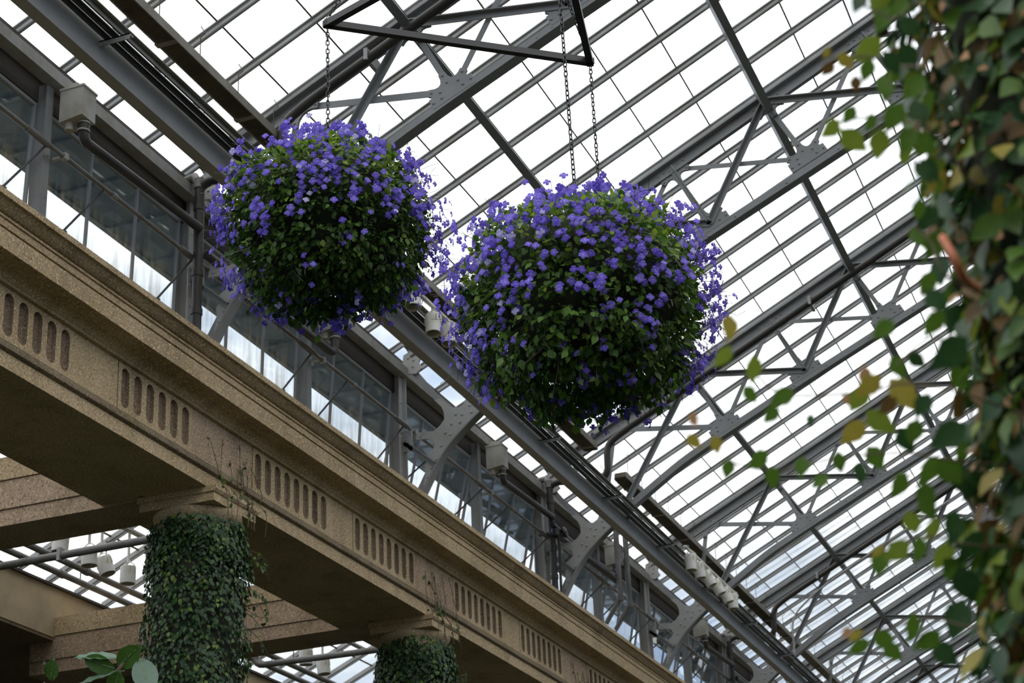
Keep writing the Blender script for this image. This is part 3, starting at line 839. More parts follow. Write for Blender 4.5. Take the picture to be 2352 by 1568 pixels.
cb = tag(empty('bent_cable', on_x(1795, 1395, -6.9)), 'thin white cable curving up to the roof beside the fifth truss', 'cable')
cp = [(-6.85, 32.9, 8.15), (-6.84, 32.9, 8.6), (-6.80, 32.9, 8.85), (-6.6, 32.9, 9.1), (-5.9, 32.9, 9.55), (-3.5, 32.9, 10.75)]
MB().tube(catmull(cp, 6), .018, 7).build('cable', 'steel_light', cb, True)

# ------------------------------------------------------------------ spot lamps
def spot(p, axis, r, h, label, group, rail_z=None, parent=None):
    L = tag(empty('spot_lamp', p), label, 'lamp', group)
    p, ax = Vector(p), Vector(axis).normalized()          # axis points out of the open mouth
    MB().lathe([(.004, -h), (r * .55, -h * .99), (r * .93, -h * .93), (r, -h * .86), (r, h), (r * .88, h), (r * .86, h - .03), (r * .84, h * .3)], p, ax, 22).build('housing', 'lamp', L, True, 35)
    MB().lathe([(r * .85, h * .32), (r * .5, h * .1), (.004, h * .02)], p, ax, 22).build('reflector', 'lamp_dark', L, True, 35)
    s = ax.cross(Vector((0, 1, 0))).normalized() if abs(ax.y) < .95 else Vector((1, 0, 0))
    top = p - ax * (h + .05)
    MB().tube(bend([p + s * (r + .008), p + s * (r + .008) - ax * (h * .9), top + s * .03, top - s * .03, p - s * (r + .008) - ax * (h * .9), p - s * (r + .008)], .05), .008, 6).build('yoke', 'lamp', L, True, 60)
    MB().tube([top, Vector((top.x, top.y, (rail_z if rail_z else top.z + .10)))], .018, 8).build('stem', 'lamp', L, True, 60)
    MB().box((p.x + r * .72, p.y - r * .75, p.z + h * .2), (p.x + r * .78, p.y - r * .6, p.z + h * .75)).build('safety_tag', 'tag', L)
    return L

for i, (y, z) in enumerate(((15.42, 7.99), (15.92, 7.90), (16.34, 7.95))):
    spot((-6.7, y, z - .0), (.05, -.12, -1), .082, .115, ['white cylinder spotlight tucked under the left basket, left of its neighbour', 'white cylinder spotlight hanging between the two flower baskets', 'white cylinder spotlight half hidden by the right basket'][i], 'white spotlights beside the beam', 8.088)
for i, y in enumerate((25.47, 25.92, 26.42, 26.94, 27.45, 27.85)):
    spot((-6.70, y, 7.93), [(.0, -.05, -1), (.1, .05, -1), (.42, .1, -1), (.42, .12, -1), (.3, .1, -1), (.05, 0, -1)][i], .082, .125, 'white cylinder spotlight, %s of the row of six on the rail' % ['highest and leftmost', 'second from the left', 'third from the left', 'fourth from the left', 'fifth from the left', 'rightmost'][i], 'six white spotlights on a rail', 8.088)
rail = tag(empty('lamp_rail', (-6.70, 15.2, 8.10)), 'short white mounting rail carrying the three spotlights between the baskets', 'rail')
MB().box((-6.72, 15.2, 8.09), (-6.68, 16.6, 8.12)).build('rail', 'lamp', rail)
for y in (15.25, 16.5): MB().box((-6.80, y - .02, 8.11), (-6.67, y + .02, 8.14)).build('bracket', 'steel', rail)
rail = tag(empty('lamp_rail', (-6.70, 25.2, 8.10)), 'thin white mounting rail carrying the row of six spotlights', 'rail')
MB().box((-6.72, 25.2, 8.09), (-6.68, 28.2, 8.12)).build('rail', 'lamp', rail)
for y in (25.3, 28.1): MB().box((-6.80, y - .02, 8.11), (-6.67, y + .02, 8.14)).build('bracket', 'steel', rail)

# ------------------------------------------------------------------ columns, cross beams and the side aisle
COLX = -8.30
def ivy_column(k, label, zbot, zvis, nleaf, nobj):
    yc = 14.02 + BAY * k
    C = tag(empty('ivy_column', (COLX, yc, -1.6)), label, 'column', 'ivy columns')
    MB().lathe([(.36, -1.6), (.36, 1), (.35, 3.4), (.33, 5.33)], (COLX, yc, 0), (0, 0, 1), 28).build('shaft', 'stone', C, True)
    MB().lathe([(.33, 5.30), (.35, 5.31), (.35, 5.34), (.335, 5.345), (.34, 5.38), (.38, 5.42), (.405, 5.455), (.405, 5.49), (.2, 5.495)], (COLX, yc, 0), (0, 0, 1), 28).build('necking', 'stone', C, True, 40)
    mb = MB().box((COLX - .385, yc - .385, 5.495), (COLX + .385, yc + .385, 5.575))
    mb.extrude_y([(COLX - .40, 5.575), (COLX + .395, 5.575), (COLX + .415, 5.60), (COLX + .415, 5.629), (COLX - .40, 5.629)], yc - .405, yc + .405)
    mb.build('abacus', 'stone', C)
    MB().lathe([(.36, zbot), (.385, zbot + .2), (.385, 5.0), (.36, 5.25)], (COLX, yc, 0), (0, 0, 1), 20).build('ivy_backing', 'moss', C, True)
    th = RNG.uniform(-math.pi, math.pi, nleaf); z = RNG.uniform(zbot, 5.34, nleaf)
    z = np.where(RNG.random(nleaf) < .25, RNG.uniform(5.0, 5.4, nleaf), z)
    lump = .025 * np.sin(th * 5 + z * 6) + .03 * np.sin(z * 9 + th * 2.3)
    r = .405 + lump + RNG.uniform(-.02, .055, nleaf)
    out = np.stack([np.cos(th), np.sin(th), np.zeros(nleaf)], 1)
    loc = np.stack([COLX + out[:, 0] * r, yc + out[:, 1] * r, z], 1)
    tang = np.stack([-np.sin(th), np.cos(th), np.zeros(nleaf)], 1)
    tip = np.array([0, 0, -1.0]) + tang * RNG.normal(0, .6, (nleaf, 1)) + out * RNG.uniform(-.05, .6, (nleaf, 1))
    nrm = out + np.array([0, 0, .45]) + RNG.normal(0, .35, (nleaf, 3))
    rot = frames(nrm, tip) * RNG.uniform(.034, .056, nleaf)[:, None, None]
    mi = RNG.choice(3, nleaf, p=[.62, .30, .08])
    tag(scatter('ivy_foliage', LEAF_V, LEAF_F, [0] * 8, loc[nobj:], rot[nobj:], ['l_dark', 'l_mid', 'l_lime'], mi[nobj:], C), kind='stuff')
    mes = [shared_mesh('ivy_leaf', LEAF_V, LEAF_F, [m]) for m in ('l_dark', 'l_mid', 'l_lime')]
    done = 0
    facing = (out @ np.array([.3, -1, 0])) > -.1
    for i in range(nobj):
        # leaves of the front, visible stretch
        t = RNG.uniform(-2.5, .55); zz = RNG.uniform(zvis, 5.30)
        o3 = np.array([math.cos(t), math.sin(t), 0])
        rr = .43 + .025 * math.sin(t * 5 + zz * 6) + .03 * math.sin(zz * 9 + t * 2.3) + RNG.uniform(-.01, .05)
        p = np.array([COLX, yc, 0]) + o3 * rr; p[2] = zz
        tg = np.array([-o3[1], o3[0], 0])
        tp = np.array([0, 0, -1.]) + tg * RNG.normal(0, .6) + o3 * RNG.uniform(0, .55)
        R = frames((o3 + np.array([0, 0, .4]) + RNG.normal(0, .3, 3))[None], tp[None])[0]
        o = link_mesh('ivy_leaf', mes[int(RNG.choice(3, p=[.55, .34, .11]))], C, p, quat(R))
        s = RNG.uniform(.040, .060); o.scale = (s, s, s)
    # loose tendrils: dry runners up over the abacus onto the frieze and sprigs off the side
    runs = []
    for q in range(9):
        a = yc + RNG.uniform(-.45, .5)
        runs.append(([(-7.86, a, 5.38), (-7.87, a + RNG.uniform(-.05, .05), 5.6), (-7.95, a + RNG.uniform(-.1, .1), 5.72), (-7.94, a + RNG.uniform(-.12, .12), 5.83), (-7.985, a + RNG.uniform(-.15, .15), 5.95 + RNG.uniform(0, .35))], .0035, .30))
    for q in range(10):
        zz = RNG.uniform(4.4, 5.3); a = RNG.uniform(.2, .9)
        b = np.array([COLX + .42 * math.cos(a), yc + .42 * math.sin(a), zz])
        runs.append(([b, b + (.05, .12, -.04 + RNG.uniform(-.05, .05)), b + (.08, .22, RNG.uniform(-.12, .02)), b + (.1, .32, RNG.uniform(-.22, .0))], .0035, .5))
    for pts, r, fill in runs:
        cp = catmull(pts, 5)
        MB().tube(cp, r, 5).build('tendril', 'bark', C)
        L, Rm = [], []
        for p in cp[2:]:
            if RNG.random() < fill:
                L.append(np.array(p) + RNG.normal(0, .012, 3)); o3 = np.array([1., -.2, 0])
                Rm.append(frames((o3 + RNG.normal(0, .4, 3))[None], (np.array([0, 0, -1.]) + RNG.normal(0, .6, 3))[None])[0] * RNG.uniform(.03, .055))
        if L: tag(scatter('tendril_leaves', LEAF_V, LEAF_F, [0] * 8, np.array(L), np.array(Rm), ['l_mid', 'l_lime', 'l_dark'], RNG.choice(3, len(L)), C), kind='stuff')
    return C

ivy_column(0, 'tall stone column thickly clad in dark green ivy at lower left', 2.6, 3.6, 12500, 300)
ivy_column(1, 'ivy clad stone column cut by bottom edge, right of the tall one', 3.4, 4.6, 9000, 240)
ivy_column(2, 'ivy runners on the frieze above a column below the frame', 4.9, 5.0, 700, 30)

for k, (lab, yc) in enumerate((('three-stepped stone cross beam reaching left from the tall ivy column', 13.99), ('three-stepped stone cross beam passing behind the tall ivy column', 18.87))):
    B = tag(empty('cross_beam', (-8.62, yc, 5.63)), lab, 'beam', 'stone cross beams')
    for nm, hw, z0, z1 in (('lower_fascia', .30, 5.63, 5.787), ('middle_fascia', .317, 5.793, 6.075), ('upper_fascia', .334, 6.081, 6.31)):
        MB().box((-13.3, yc - hw, z0), (-8.62, yc + hw, z1)).build(nm, 'stone_pink' if nm != 'upper_fascia' else 'stone', B)
    MB().box((-13.3, yc - .29, 5.64), (-8.62, yc + .29, 6.30)).build('joint', 'stone_dk', B)

aw = tag(empty('wall_aisle', (-12.95, Y0, 6.06)), 'beige rendered aisle wall seen under the cross beams at lower left', None, None, 'structure')
MB().box((-13.25, 10, 6.06), (-12.95, 30, 6.67)).build('parapet_band', 'render', aw)
MB().box((-15.5, 10, 6.02), (-12.96, 30, 6.10)).build('aisle_soffit', 'flute', aw)
MB().box((-15.6, 10, -1.6), (-15.3, 30, 6.1)).build('dark_back_wall', 'moss', aw)  # aisle back wall, coloured dark to cut bounce light
MB().box((-13.3, 10, 6.67), (-12.90, 30, 6.70)).build('flashing', 'timber', aw)

ac = tag(empty('ceiling_aisle', (-12.95, Y0, 6.70)), 'low glass aisle roof seen between the stone cross beams', None, None, 'structure')
AT = .45
def az(x): return 6.74 + AT * (x + 12.95)
XR = -10.3
AN, AC_ = Vector((-AT, 0, 1)).normalized(), Vector((1, 0, AT)).normalized()
ap_v = []
for dn in (0, .004):
    for sx, sy in ((0, .02), (.87, .02), (.87, .60), (0, .60)):
        p = Vector((sx, 0, AT * sx)) + AN * (dn + .02); ap_v.append((p.x, sy, p.z))
ap_me = shared_mesh('pane', ap_v, pane_f, ['roofglass'], None, False)
for i in range(0, 26):
    y = 13.4 + i * .62
    MB().obox((-12.97, y, az(-12.97)), (XR, y, az(XR)), (0, .028, 0), AN * .03).obox((-12.97, y, az(-12.97) - .04), (XR, y, az(XR) - .04), (0, .012, 0), AN * .02).build('glazing_bar', 'steel_light', ac)
    for r in range(3):
        link_mesh('pane', ap_me, ac, (-12.95 + .88 * r, y, az(-12.95 + .88 * r)))
for x in (-12.07, -11.19):
    MB().obox((x, 13.4, az(x) + .02), (x, 29.4, az(x) + .02), AC_ * .01, AN * .008).build('lap_strip', 'lap', ac)
MB().box((-11.0, 12, az(-11.0) - .26), (-10.88, 30, az(-11.0) - .06)).build('purlin', 'steel', ac)
for r in (0, 1):       # the far slope, falling to the hall wall
    MB().obox((XR + .0 + r * .8, 12, az(XR) - .30 * r * .8 + .03), (XR + r * .8, 30, az(XR) - .30 * r * .8 + .03), (.02, 0, 0), (0, 0, .02)).build('ridge_bar', 'steel_light', ac)

ap = tag(empty('aisle_pipe', (-12.2, 16.5, 6.3)), 'thick grey pipe crossing under the aisle roof behind the tall column', 'pipe')
MB().tube([(-12.9, 16.5, 6.31), (-9.2, 16.5, 6.33)], .045, 12).build('pipe', 'pipe_grey', ap, True, 50)
MB().box((-11.52, 16.45, 6.25), (-11.48, 16.55, 6.40)).build('strap', 'steel_light', ap)
for i, (x, z) in enumerate(((-12.45, 6.62), (-12.1, 6.60))):
    a2 = tag(empty('aisle_pipe', (x, 16, z)), ['grey lengthwise pipe under the aisle roof, nearer the beige wall', 'grey lengthwise pipe under the aisle roof, farther from the beige wall'][i], 'pipe')
    MB().tube([(x, 13.5, z), (x, 30, z)], .04, 10).build('pipe', 'pipe_grey', a2, True, 50)
    for y in (15.2, 17.9, 20.6): MB().tube([(x, y - .04, z), (x, y + .04, z)], .052, 10).build('coupling', 'pipe_grey', a2, True, 50)
    for y in (15.8, 18.3, 20.8, 23.2): MB().tube([(x, y, z), (x, y, az(x) - .03)], .008, 5).build('hanger', 'pipe', a2)
a3 = tag(empty('aisle_pipe', (-11.6, 22.6, 6.5)), 'pale bent pipe under the aisle roof between the two columns', 'pipe')
MB().tube(bend([(-12.28, 22.4, 7.02), (-12.28, 22.4, 6.45), (-9.6, 22.6, 6.47)], .12), .045, 10).build('pipe', 'pipe_grey', a3, True, 50)
for i, (y, z, ax) in enumerate(((16.86, 6.60, (0, -.1, -1)), (17.44, 6.60, (.05, 0, -1)), (17.78, 6.58, (.35, .1, -1)), (18.27, 6.60, (0, 0, -1)), (22.93, 6.62, (0, 0, -1)), (23.48, 6.60, (.1, 0, -1)))):
    spot((-11.76, y, z), ax, .095, .11, ['white cylinder lamp under the aisle roof, left end of four', 'white cylinder lamp under the aisle roof, second of four', 'tilted white cylinder lamp under the aisle roof, third of four', 'white cylinder lamp nearest the tall ivy column', 'white cylinder lamp under the lower cross beam, left of two', 'white cylinder lamp under the lower cross beam, right of two'][i], 'white aisle lamps', az(-11.76) - .12)
ar = tag(empty('aisle_lamp_rail', (-11.76, 17, 7.1)), 'grey rail above the row of aisle lamps', 'rail')
MB().box((-11.80, 16.3, az(-11.76) - .13), (-11.72, 25, az(-11.76) - .10)).build('rail', 'steel_light', ar)

# ------------------------------------------------------------------ hanging flower baskets
D1 = 9.5
ks = D1 / 9.77
FA, FB, FC = (Vector(v) * ks for v in ((-3.840, 7.743, 5.798), (-2.639, 8.737, 5.798), (-2.316, 7.215, 5.798)))
frame = tag(empty('triangle_frame', (FA + FB + FC) / 3), 'black steel triangular frame from which the flower baskets hang', 'frame')
for a, b in ((FA, FB), (FB, FC), (FC, FA)):
    d = (b - a).normalized(); s = Vector((-d.y, d.x, 0))
    MB().obox(a - d * .02, b + d * .02, s * .019, (0, 0, .019)).build('bar', 'black', frame)
apex = (FA + FB + FC) / 3 + Vector((0, 0, 1.5))

def link_template(r, L, t):
    m = MB(); pts = []
    for i in range(12):
        a = 2 * math.pi * i / 12
        pts.append((r * math.cos(a), 0, r * math.sin(a) + (L if math.sin(a) >= 0 else -L)))
    n = 5; vs, fs = [], []
    for i, p in enumerate(pts):
        c = Vector(p); o = Vector((p[0], 0, p[2] - (L if p[2] > 0 else -L))).normalized()
        for j in range(n):
            w = 2 * math.pi * j / n
            vs.append(c + o * t * math.cos(w) + Vector((0, t * math.sin(w), 0)))
    fs = [(i * n + j, i * n + (j + 1) % n, ((i + 1) % 12) * n + (j + 1) % n, ((i + 1) % 12) * n + j) for i in range(12) for j in range(n)]
    return shared_mesh('link', vs, fs, ['chain'])
LINK = link_template(.0085, .0075, .0032)

def chain(a, b, parent):
    a, b = Vector(a), Vector(b)
    ch = empty('chain', a, parent)
    d = (b - a); n = int(d.length / .0262); q0 = Vector((0, 0, 1)).rotation_difference(d.normalized())
    tw = random.random() * 3
    for i in range(n):
        q = q0 @ Matrix.Rotation(tw + i * math.pi / 2 + random.uniform(-.25, .25), 3, 'Z').to_quaternion()
        link_mesh('link', LINK, ch, a + d * ((i + .5) / n), q)
    MB().tube([a + Vector((0, 0, .035)), a + Vector((.012, 0, .02)), a - Vector((0, 0, .005)), a + Vector((-.012, 0, .02)), a + Vector((0, 0, .035))], .004, 5).build('shackle', 'chain', ch)
for a in (FA, FB, FC): chain(a + Vector((0, 0, .03)), a + Vector((0, 0, .03)) + (apex - a) * .9, frame)
MB().tube([apex - Vector((0, 0, .2)), (apex.x, apex.y, chord_z(apex.x))], .012, 6).build('hoist_cable', 'chain', frame)

# a flower seen from the front: two small upper lobes, three broad lower lobes, pale throat
def flower_template():
    vs, fs, mi = [], [], []
    for ang, L, w in ((62, .42, .19), (118, .42, .19), (198, .55, .25), (270, .60, .28), (342, .55, .25)):
        a = math.radians(ang); d = Vector((math.cos(a), math.sin(a), 0)); s = Vector((-d.y, d.x, 0)); b = len(vs)
        for t, k, h in ((.04, .2, -.05), (.45, .72, .05), (.78, .95, .02), (1.0, .42, -.08)):
            vs.append(d * L * t - s * w * k + Vector((0, 0, h))); vs.append(d * L * t + s * w * k + Vector((0, 0, h)))
        for q in range(3): fs.append((b + 2 * q, b + 2 * q + 2, b + 2 * q + 3, b + 2 * q + 1)); mi.append(0)
    b = len(vs)
    for i in range(5):
        a = 2 * math.pi * i / 5 + .3; vs.append((.075 * math.cos(a), .075 * math.sin(a) - .03, .035))
    fs.append(tuple(b + i for i in range(5))); mi.append(1)
    b = len(vs)                                    # slender spur behind
    for i in range(3):
        a = 2 * math.pi * i / 3; vs.append((.06 * math.cos(a), .06 * math.sin(a), -.03))
    vs.append((0, .18, -.62))
    for i in range(3): fs.append((b + i, b + (i + 1) % 3, b + 3)); mi.append(1)
    return vs, fs, mi
FLO_V, FLO_F, FLO_M = flower_template()
FLO_ME = [shared_mesh('flower', FLO_V, FLO_F, [m, 'f_white' if m != 'f_deep' else 'f_pale'], FLO_M) for m in ('f_violet', 'f_deep', 'f_pale')]
BLEAF_ME = [shared_mesh('leaf', LEAF_V, LEAF_F, [m]) for m in ('b_dark', 'b_mid', 'b_lime')]

def basket(c, top, scale, seed, label, nflo_obj, nleaf_obj, hang):
    rng = np.random.default_rng(seed)
    c = np.array(c)
    B = tag(empty('flower_basket', Vector(c)), label, 'hanging basket', 'hanging flower baskets')
    rx, rz = .53 * scale, .425 * scale
    # moss-lined wire bowl with the plants growing out of it
    prof = [(.01, -rz * .80), (rx * .38, -rz * .72), (rx * .62, -rz * .5), (rx * .76, -rz * .15), (rx * .78, rz * .2), (rx * .66, rz * .52), (rx * .38, rz * .74), (.01, rz * .80)]
    MB().lathe(prof, c, (0, 0, 1), 24).build('moss_ball', 'moss', B, True)
    for z, r in ((-.72, .40), (-.45, .65), (-.12, .785), (.2, .79)):
        MB().lathe([(rx * r + .004, rz * z - .004), (rx * r + .008, rz * z), (rx * r + .004, rz * z + .004), (rx * r, rz * z)], c, (0, 0, 1), 24).build('wire_hoop', 'chain', B)
    chain(top, (c[0], c[1], c[2] + rz * .70), B)
    for q in range(3):
        a = 2.1 * q + .4
        MB().tube([(c[0], c[1], c[2] + rz * 1.0), (c[0] + rx * .7 * math.cos(a), c[1] + rx * .7 * math.sin(a), c[2] + rz * .3)], .004, 5).build('hanger_wire', 'chain', B)
    def sphere(n):
        u = rng.normal(0, 1, (n, 3)); return u / np.linalg.norm(u, axis=1, keepdims=True)
    ell = np.array([rx, rx, rz])
    # ---- leaves
    n = 8200
    u = sphere(n)
    lump = 1 + .05 * np.sin(u[:, 0] * 7 + seed) + .05 * np.sin(u[:, 1] * 6 + u[:, 2] * 5 + seed)
    rr = lump * (.76 + .24 * rng.random(n) ** .6)
    loc = c + u * ell * rr[:, None]
    low = u[:, 2] < -.45
    loc[low, 2] -= rng.random(low.sum()) * .08 * hang
    nrm = u * np.array([1, 1, .8]) + np.array([0, 0, .55]) + rng.normal(0, .4, (n, 3))
    tip = u * .8 + np.array([0, 0, -.55]) + rng.normal(0, .55, (n, 3))
    sz = rng.uniform(.024, .044, n)
    # trailing strands below the rim
    LS, RS = [], []
    strands = []
    for q in range(int(70 * hang)):
        a = rng.uniform(-math.pi, math.pi); rad = rng.uniform(.25, .88)
        p = c + np.array([rx * rad * math.cos(a), rx * rad * math.sin(a), -rz * math.sqrt(max(0, 1 - rad * rad)) * .92])
        L = rng.uniform(.05, .17); pts = [p, p + (rng.normal(0, .02), rng.normal(0, .02), -L * .5), p + (rng.normal(0, .05), rng.normal(0, .05), -L)]
        strands.append(pts)
        for t in np.arange(.15, 1.05, .16):
            pp = pts[0] * (1 - t) + pts[2] * t + rng.normal(0, .012, 3)
            LS.append(pp); o3 = np.array([math.cos(a), math.sin(a), .3]) + rng.normal(0, .5, 3)
            RS.append(frames(o3[None], (np.array([0, 0, -1.]) + rng.normal(0, .7, 3))[None])[0] * rng.uniform(.028, .05))
    loc = np.concatenate([loc, np.array(LS)]); rot = np.concatenate([frames(nrm, tip) * sz[:, None, None], np.array(RS)])
    N = len(loc)
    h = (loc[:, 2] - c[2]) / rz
    pl = np.clip(.16 + .42 * h, .03, .6)  # more lime leaves towards the top, backlight put into their colour
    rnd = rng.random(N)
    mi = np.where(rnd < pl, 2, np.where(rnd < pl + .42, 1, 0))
    # the leaves that show largest: outermost ones on the side towards the camera
    view = -c / np.linalg.norm(c)
    du = (loc - c) / ell
    score = np.linalg.norm(du, axis=1) * .6 + (du @ view) + sum([0])
    pick = np.argsort(-(score + rng.random(N) * .5))[:nleaf_obj]
    isobj = np.zeros(N, bool); isobj[pick] = True
    for i in pick:
        s = float(np.linalg.norm(rot[i][:, 1]))
        o = link_mesh('leaf', BLEAF_ME[int(mi[i])], B, loc[i], quat(rot[i] / s)); o.scale = (s, s, s)
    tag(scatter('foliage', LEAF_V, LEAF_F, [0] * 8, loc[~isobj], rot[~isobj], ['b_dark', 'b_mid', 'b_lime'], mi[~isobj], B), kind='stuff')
    # ---- flowers in small clusters on fine stalks
    FL, FRt, FM, stalk = [], [], [], []
    front = view * np.array([1, 1, .0]); front /= np.linalg.norm(front)
    sidev = np.cross(front, [0, 0, 1])
    tries = 0; ncl = int(780 * scale ** 1.6)
    cl = 0
    while cl < ncl and tries < 20000:
        tries += 1
        d = sphere(1)[0]
        fr = d @ view
        p = .62 - .40 * np.clip((fr - .2) / .4, 0, 1) * np.clip((.1 - d[2]) / .7, 0, 1)     # fewer low on the near side
        p *= 1 + .7 * np.clip((.35 - fr) / .3, 0, 1)
        clump = math.sin(d[0] * 9 + seed) * math.sin(d[1] * 8 + 2 * seed) + math.sin(d[2] * 10 + d[0] * 5 + seed)
        p *= np.clip(.72 + .38 * clump, .2, 1.2)
        if d[2] < -.65: p *= .6
        if rng.random() > p: continue
        cl += 1
        base = c + d * ell * rng.uniform(.92, 1.0)
        out = d * np.array([1, 1, .75]) + np.array([0, 0, .12 if d[2] > -.2 else -.35])
        head = base + out * rng.uniform(.02, .105) * (1.15 if fr < .35 else .6) * (.6 if d[2] > .55 else 1)
        stalk.append((base - d * .05, (base + head) / 2 + np.array([0, 0, .012]), head))
        for q in range(int(rng.integers(1, 5))):
            pos = head + rng.normal(0, .017, 3) * np.array([1, 1, 1.7])
            nr = d * np.array([1, 1, .5]) + view * .45 + np.array([0, 0, -.05]) + rng.normal(0, .28, 3)
            FL.append(pos); up = np.array([0, 0, 1.]) + rng.normal(0, .22, 3)
            FRt.append(frames(nr[None], up[None])[0] * rng.uniform(.027, .040))
            r = rng.random(); FM.append(2 if r < .06 else (1 if r < .40 else 0))
        if rng.random() < .35:
            e1 = head + out * .05 + rng.normal(0, .02, 3); stalk.append((head, (head + e1) / 2 + rng.normal(0, .008, 3), e1))
    FL, FRt, FM = np.array(FL), np.array(FRt), np.array(FM)
    fs = ((FL - c) / ell) @ view + rng.random(len(FL)) * .6
    pick = np.argsort(-fs)[:nflo_obj]; isobj = np.zeros(len(FL), bool); isobj[pick] = True
    for i in pick:
        s = float(np.linalg.norm(FRt[i][:, 1]))
        o = link_mesh('flower', FLO_ME[int(FM[i])], B, FL[i], quat(FRt[i] / s)); o.scale = (s, s, s)
    # slots: petal colours 0..2, throat is slot 3
    mi_t = [0 if m == 0 else 3 for m in FLO_M]
    tag(scatter('flower_mass', FLO_V, FLO_F, mi_t, FL[~isobj], FRt[~isobj], ['f_violet', 'f_deep', 'f_pale', 'f_white'], FM[~isobj], B), kind='stuff')
    m = MB()
    for a, b, e_ in stalk: m.tube([a, b, e_], .0014, 3, caps=False)
    for pts in strands: m.tube(pts, .002, 3, caps=False)
    tag(m.build('stalks', 'f_stem', B), kind='stuff')
    return B

P1 = at_dist(766, 512, D1)
basket((FA.x, FA.y, P1.z), FA, 1.0, 11, 'left hanging basket overflowing with violet flowers, the smaller looking one', 300, 300, .8)
zc = FC.z - 2.18
basket((FC.x + .02, FC.y, zc), FC, 1.04, 23, 'right hanging basket overflowing with violet flowers, nearest and largest', 300, 300, 1.2)
basket((FB.x, FB.y, FB.z - 1.40), FB, .78, 37, 'third violet flower basket, almost wholly hidden behind the right basket', 60, 20, .3)

# ------------------------------------------------------------------ near pillar on the right, overgrown and out of focus
PX, PY, PR = .0, 2.48, .18
pil = tag(empty('overgrown_pillar', (PX, PY, -1.6)), 'blurred near pillar at right edge overgrown with green and yellow creeper', 'pillar')
MB().lathe([(PR - .03, -1.6), (PR - .03, 5.3)], (PX, PY, 0), (0, 0, 1), 28).build('shaft', 'stone_dk', pil, True)
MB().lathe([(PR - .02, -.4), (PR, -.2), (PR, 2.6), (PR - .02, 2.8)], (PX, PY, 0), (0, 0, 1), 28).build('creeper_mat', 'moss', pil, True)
NM = ['n_green', 'n_deep', 'n_lime', 'n_yellow', 'n_brown', 'n_peach']
N_ME = [shared_mesh('creeper_leaf', LEAF_V, LEAF_F, [m]) for m in NM]
nl = 8500
th = RNG.uniform(-math.pi, math.pi, nl); zz = RNG.uniform(-.1, 2.5, nl)
rr = PR + RNG.uniform(-.005, .07, nl) + .02 * np.sin(zz * 7 + th * 3)
out = np.stack([np.cos(th), np.sin(th), np.zeros(nl)], 1)
loc = np.stack([PX + out[:, 0] * rr, PY + out[:, 1] * rr, zz], 1)
tang = np.stack([-np.sin(th), np.cos(th), np.zeros(nl)], 1)
tip = np.array([0, 0, -.8]) + tang * RNG.normal(0, .8, (nl, 1)) + out * RNG.uniform(-.1, .9, (nl, 1))
nrm = out + np.array([0, 0, .35]) + RNG.normal(0, .5, (nl, 3))
rot = frames(nrm, tip)
mi = RNG.choice(6, nl, p=[.17, .40, .08, .06, .14, .15])
sz = np.where(mi == 5, RNG.uniform(.014, .026, nl), RNG.uniform(.032, .058, nl))
# those that show largest: on the side towards the camera
sc_ = (out @ np.array([-.25, -1, 0])) + RNG.random(nl) * .5 - np.abs(zz - 1.05) * .4
pick = np.argsort(-sc_)[:235]; iso = np.zeros(nl, bool); iso[pick] = True
for i in pick:
    o = link_mesh('creeper_leaf', N_ME[int(mi[i])], pil, loc[i], quat(rot[i])); o.scale = (float(sz[i]),) * 3
tag(scatter('creeper_foliage', LEAF_V, LEAF_F, [0] * 8, loc[~iso], rot[~iso] * sz[~iso][:, None, None], NM, mi[~iso], pil), kind='stuff')

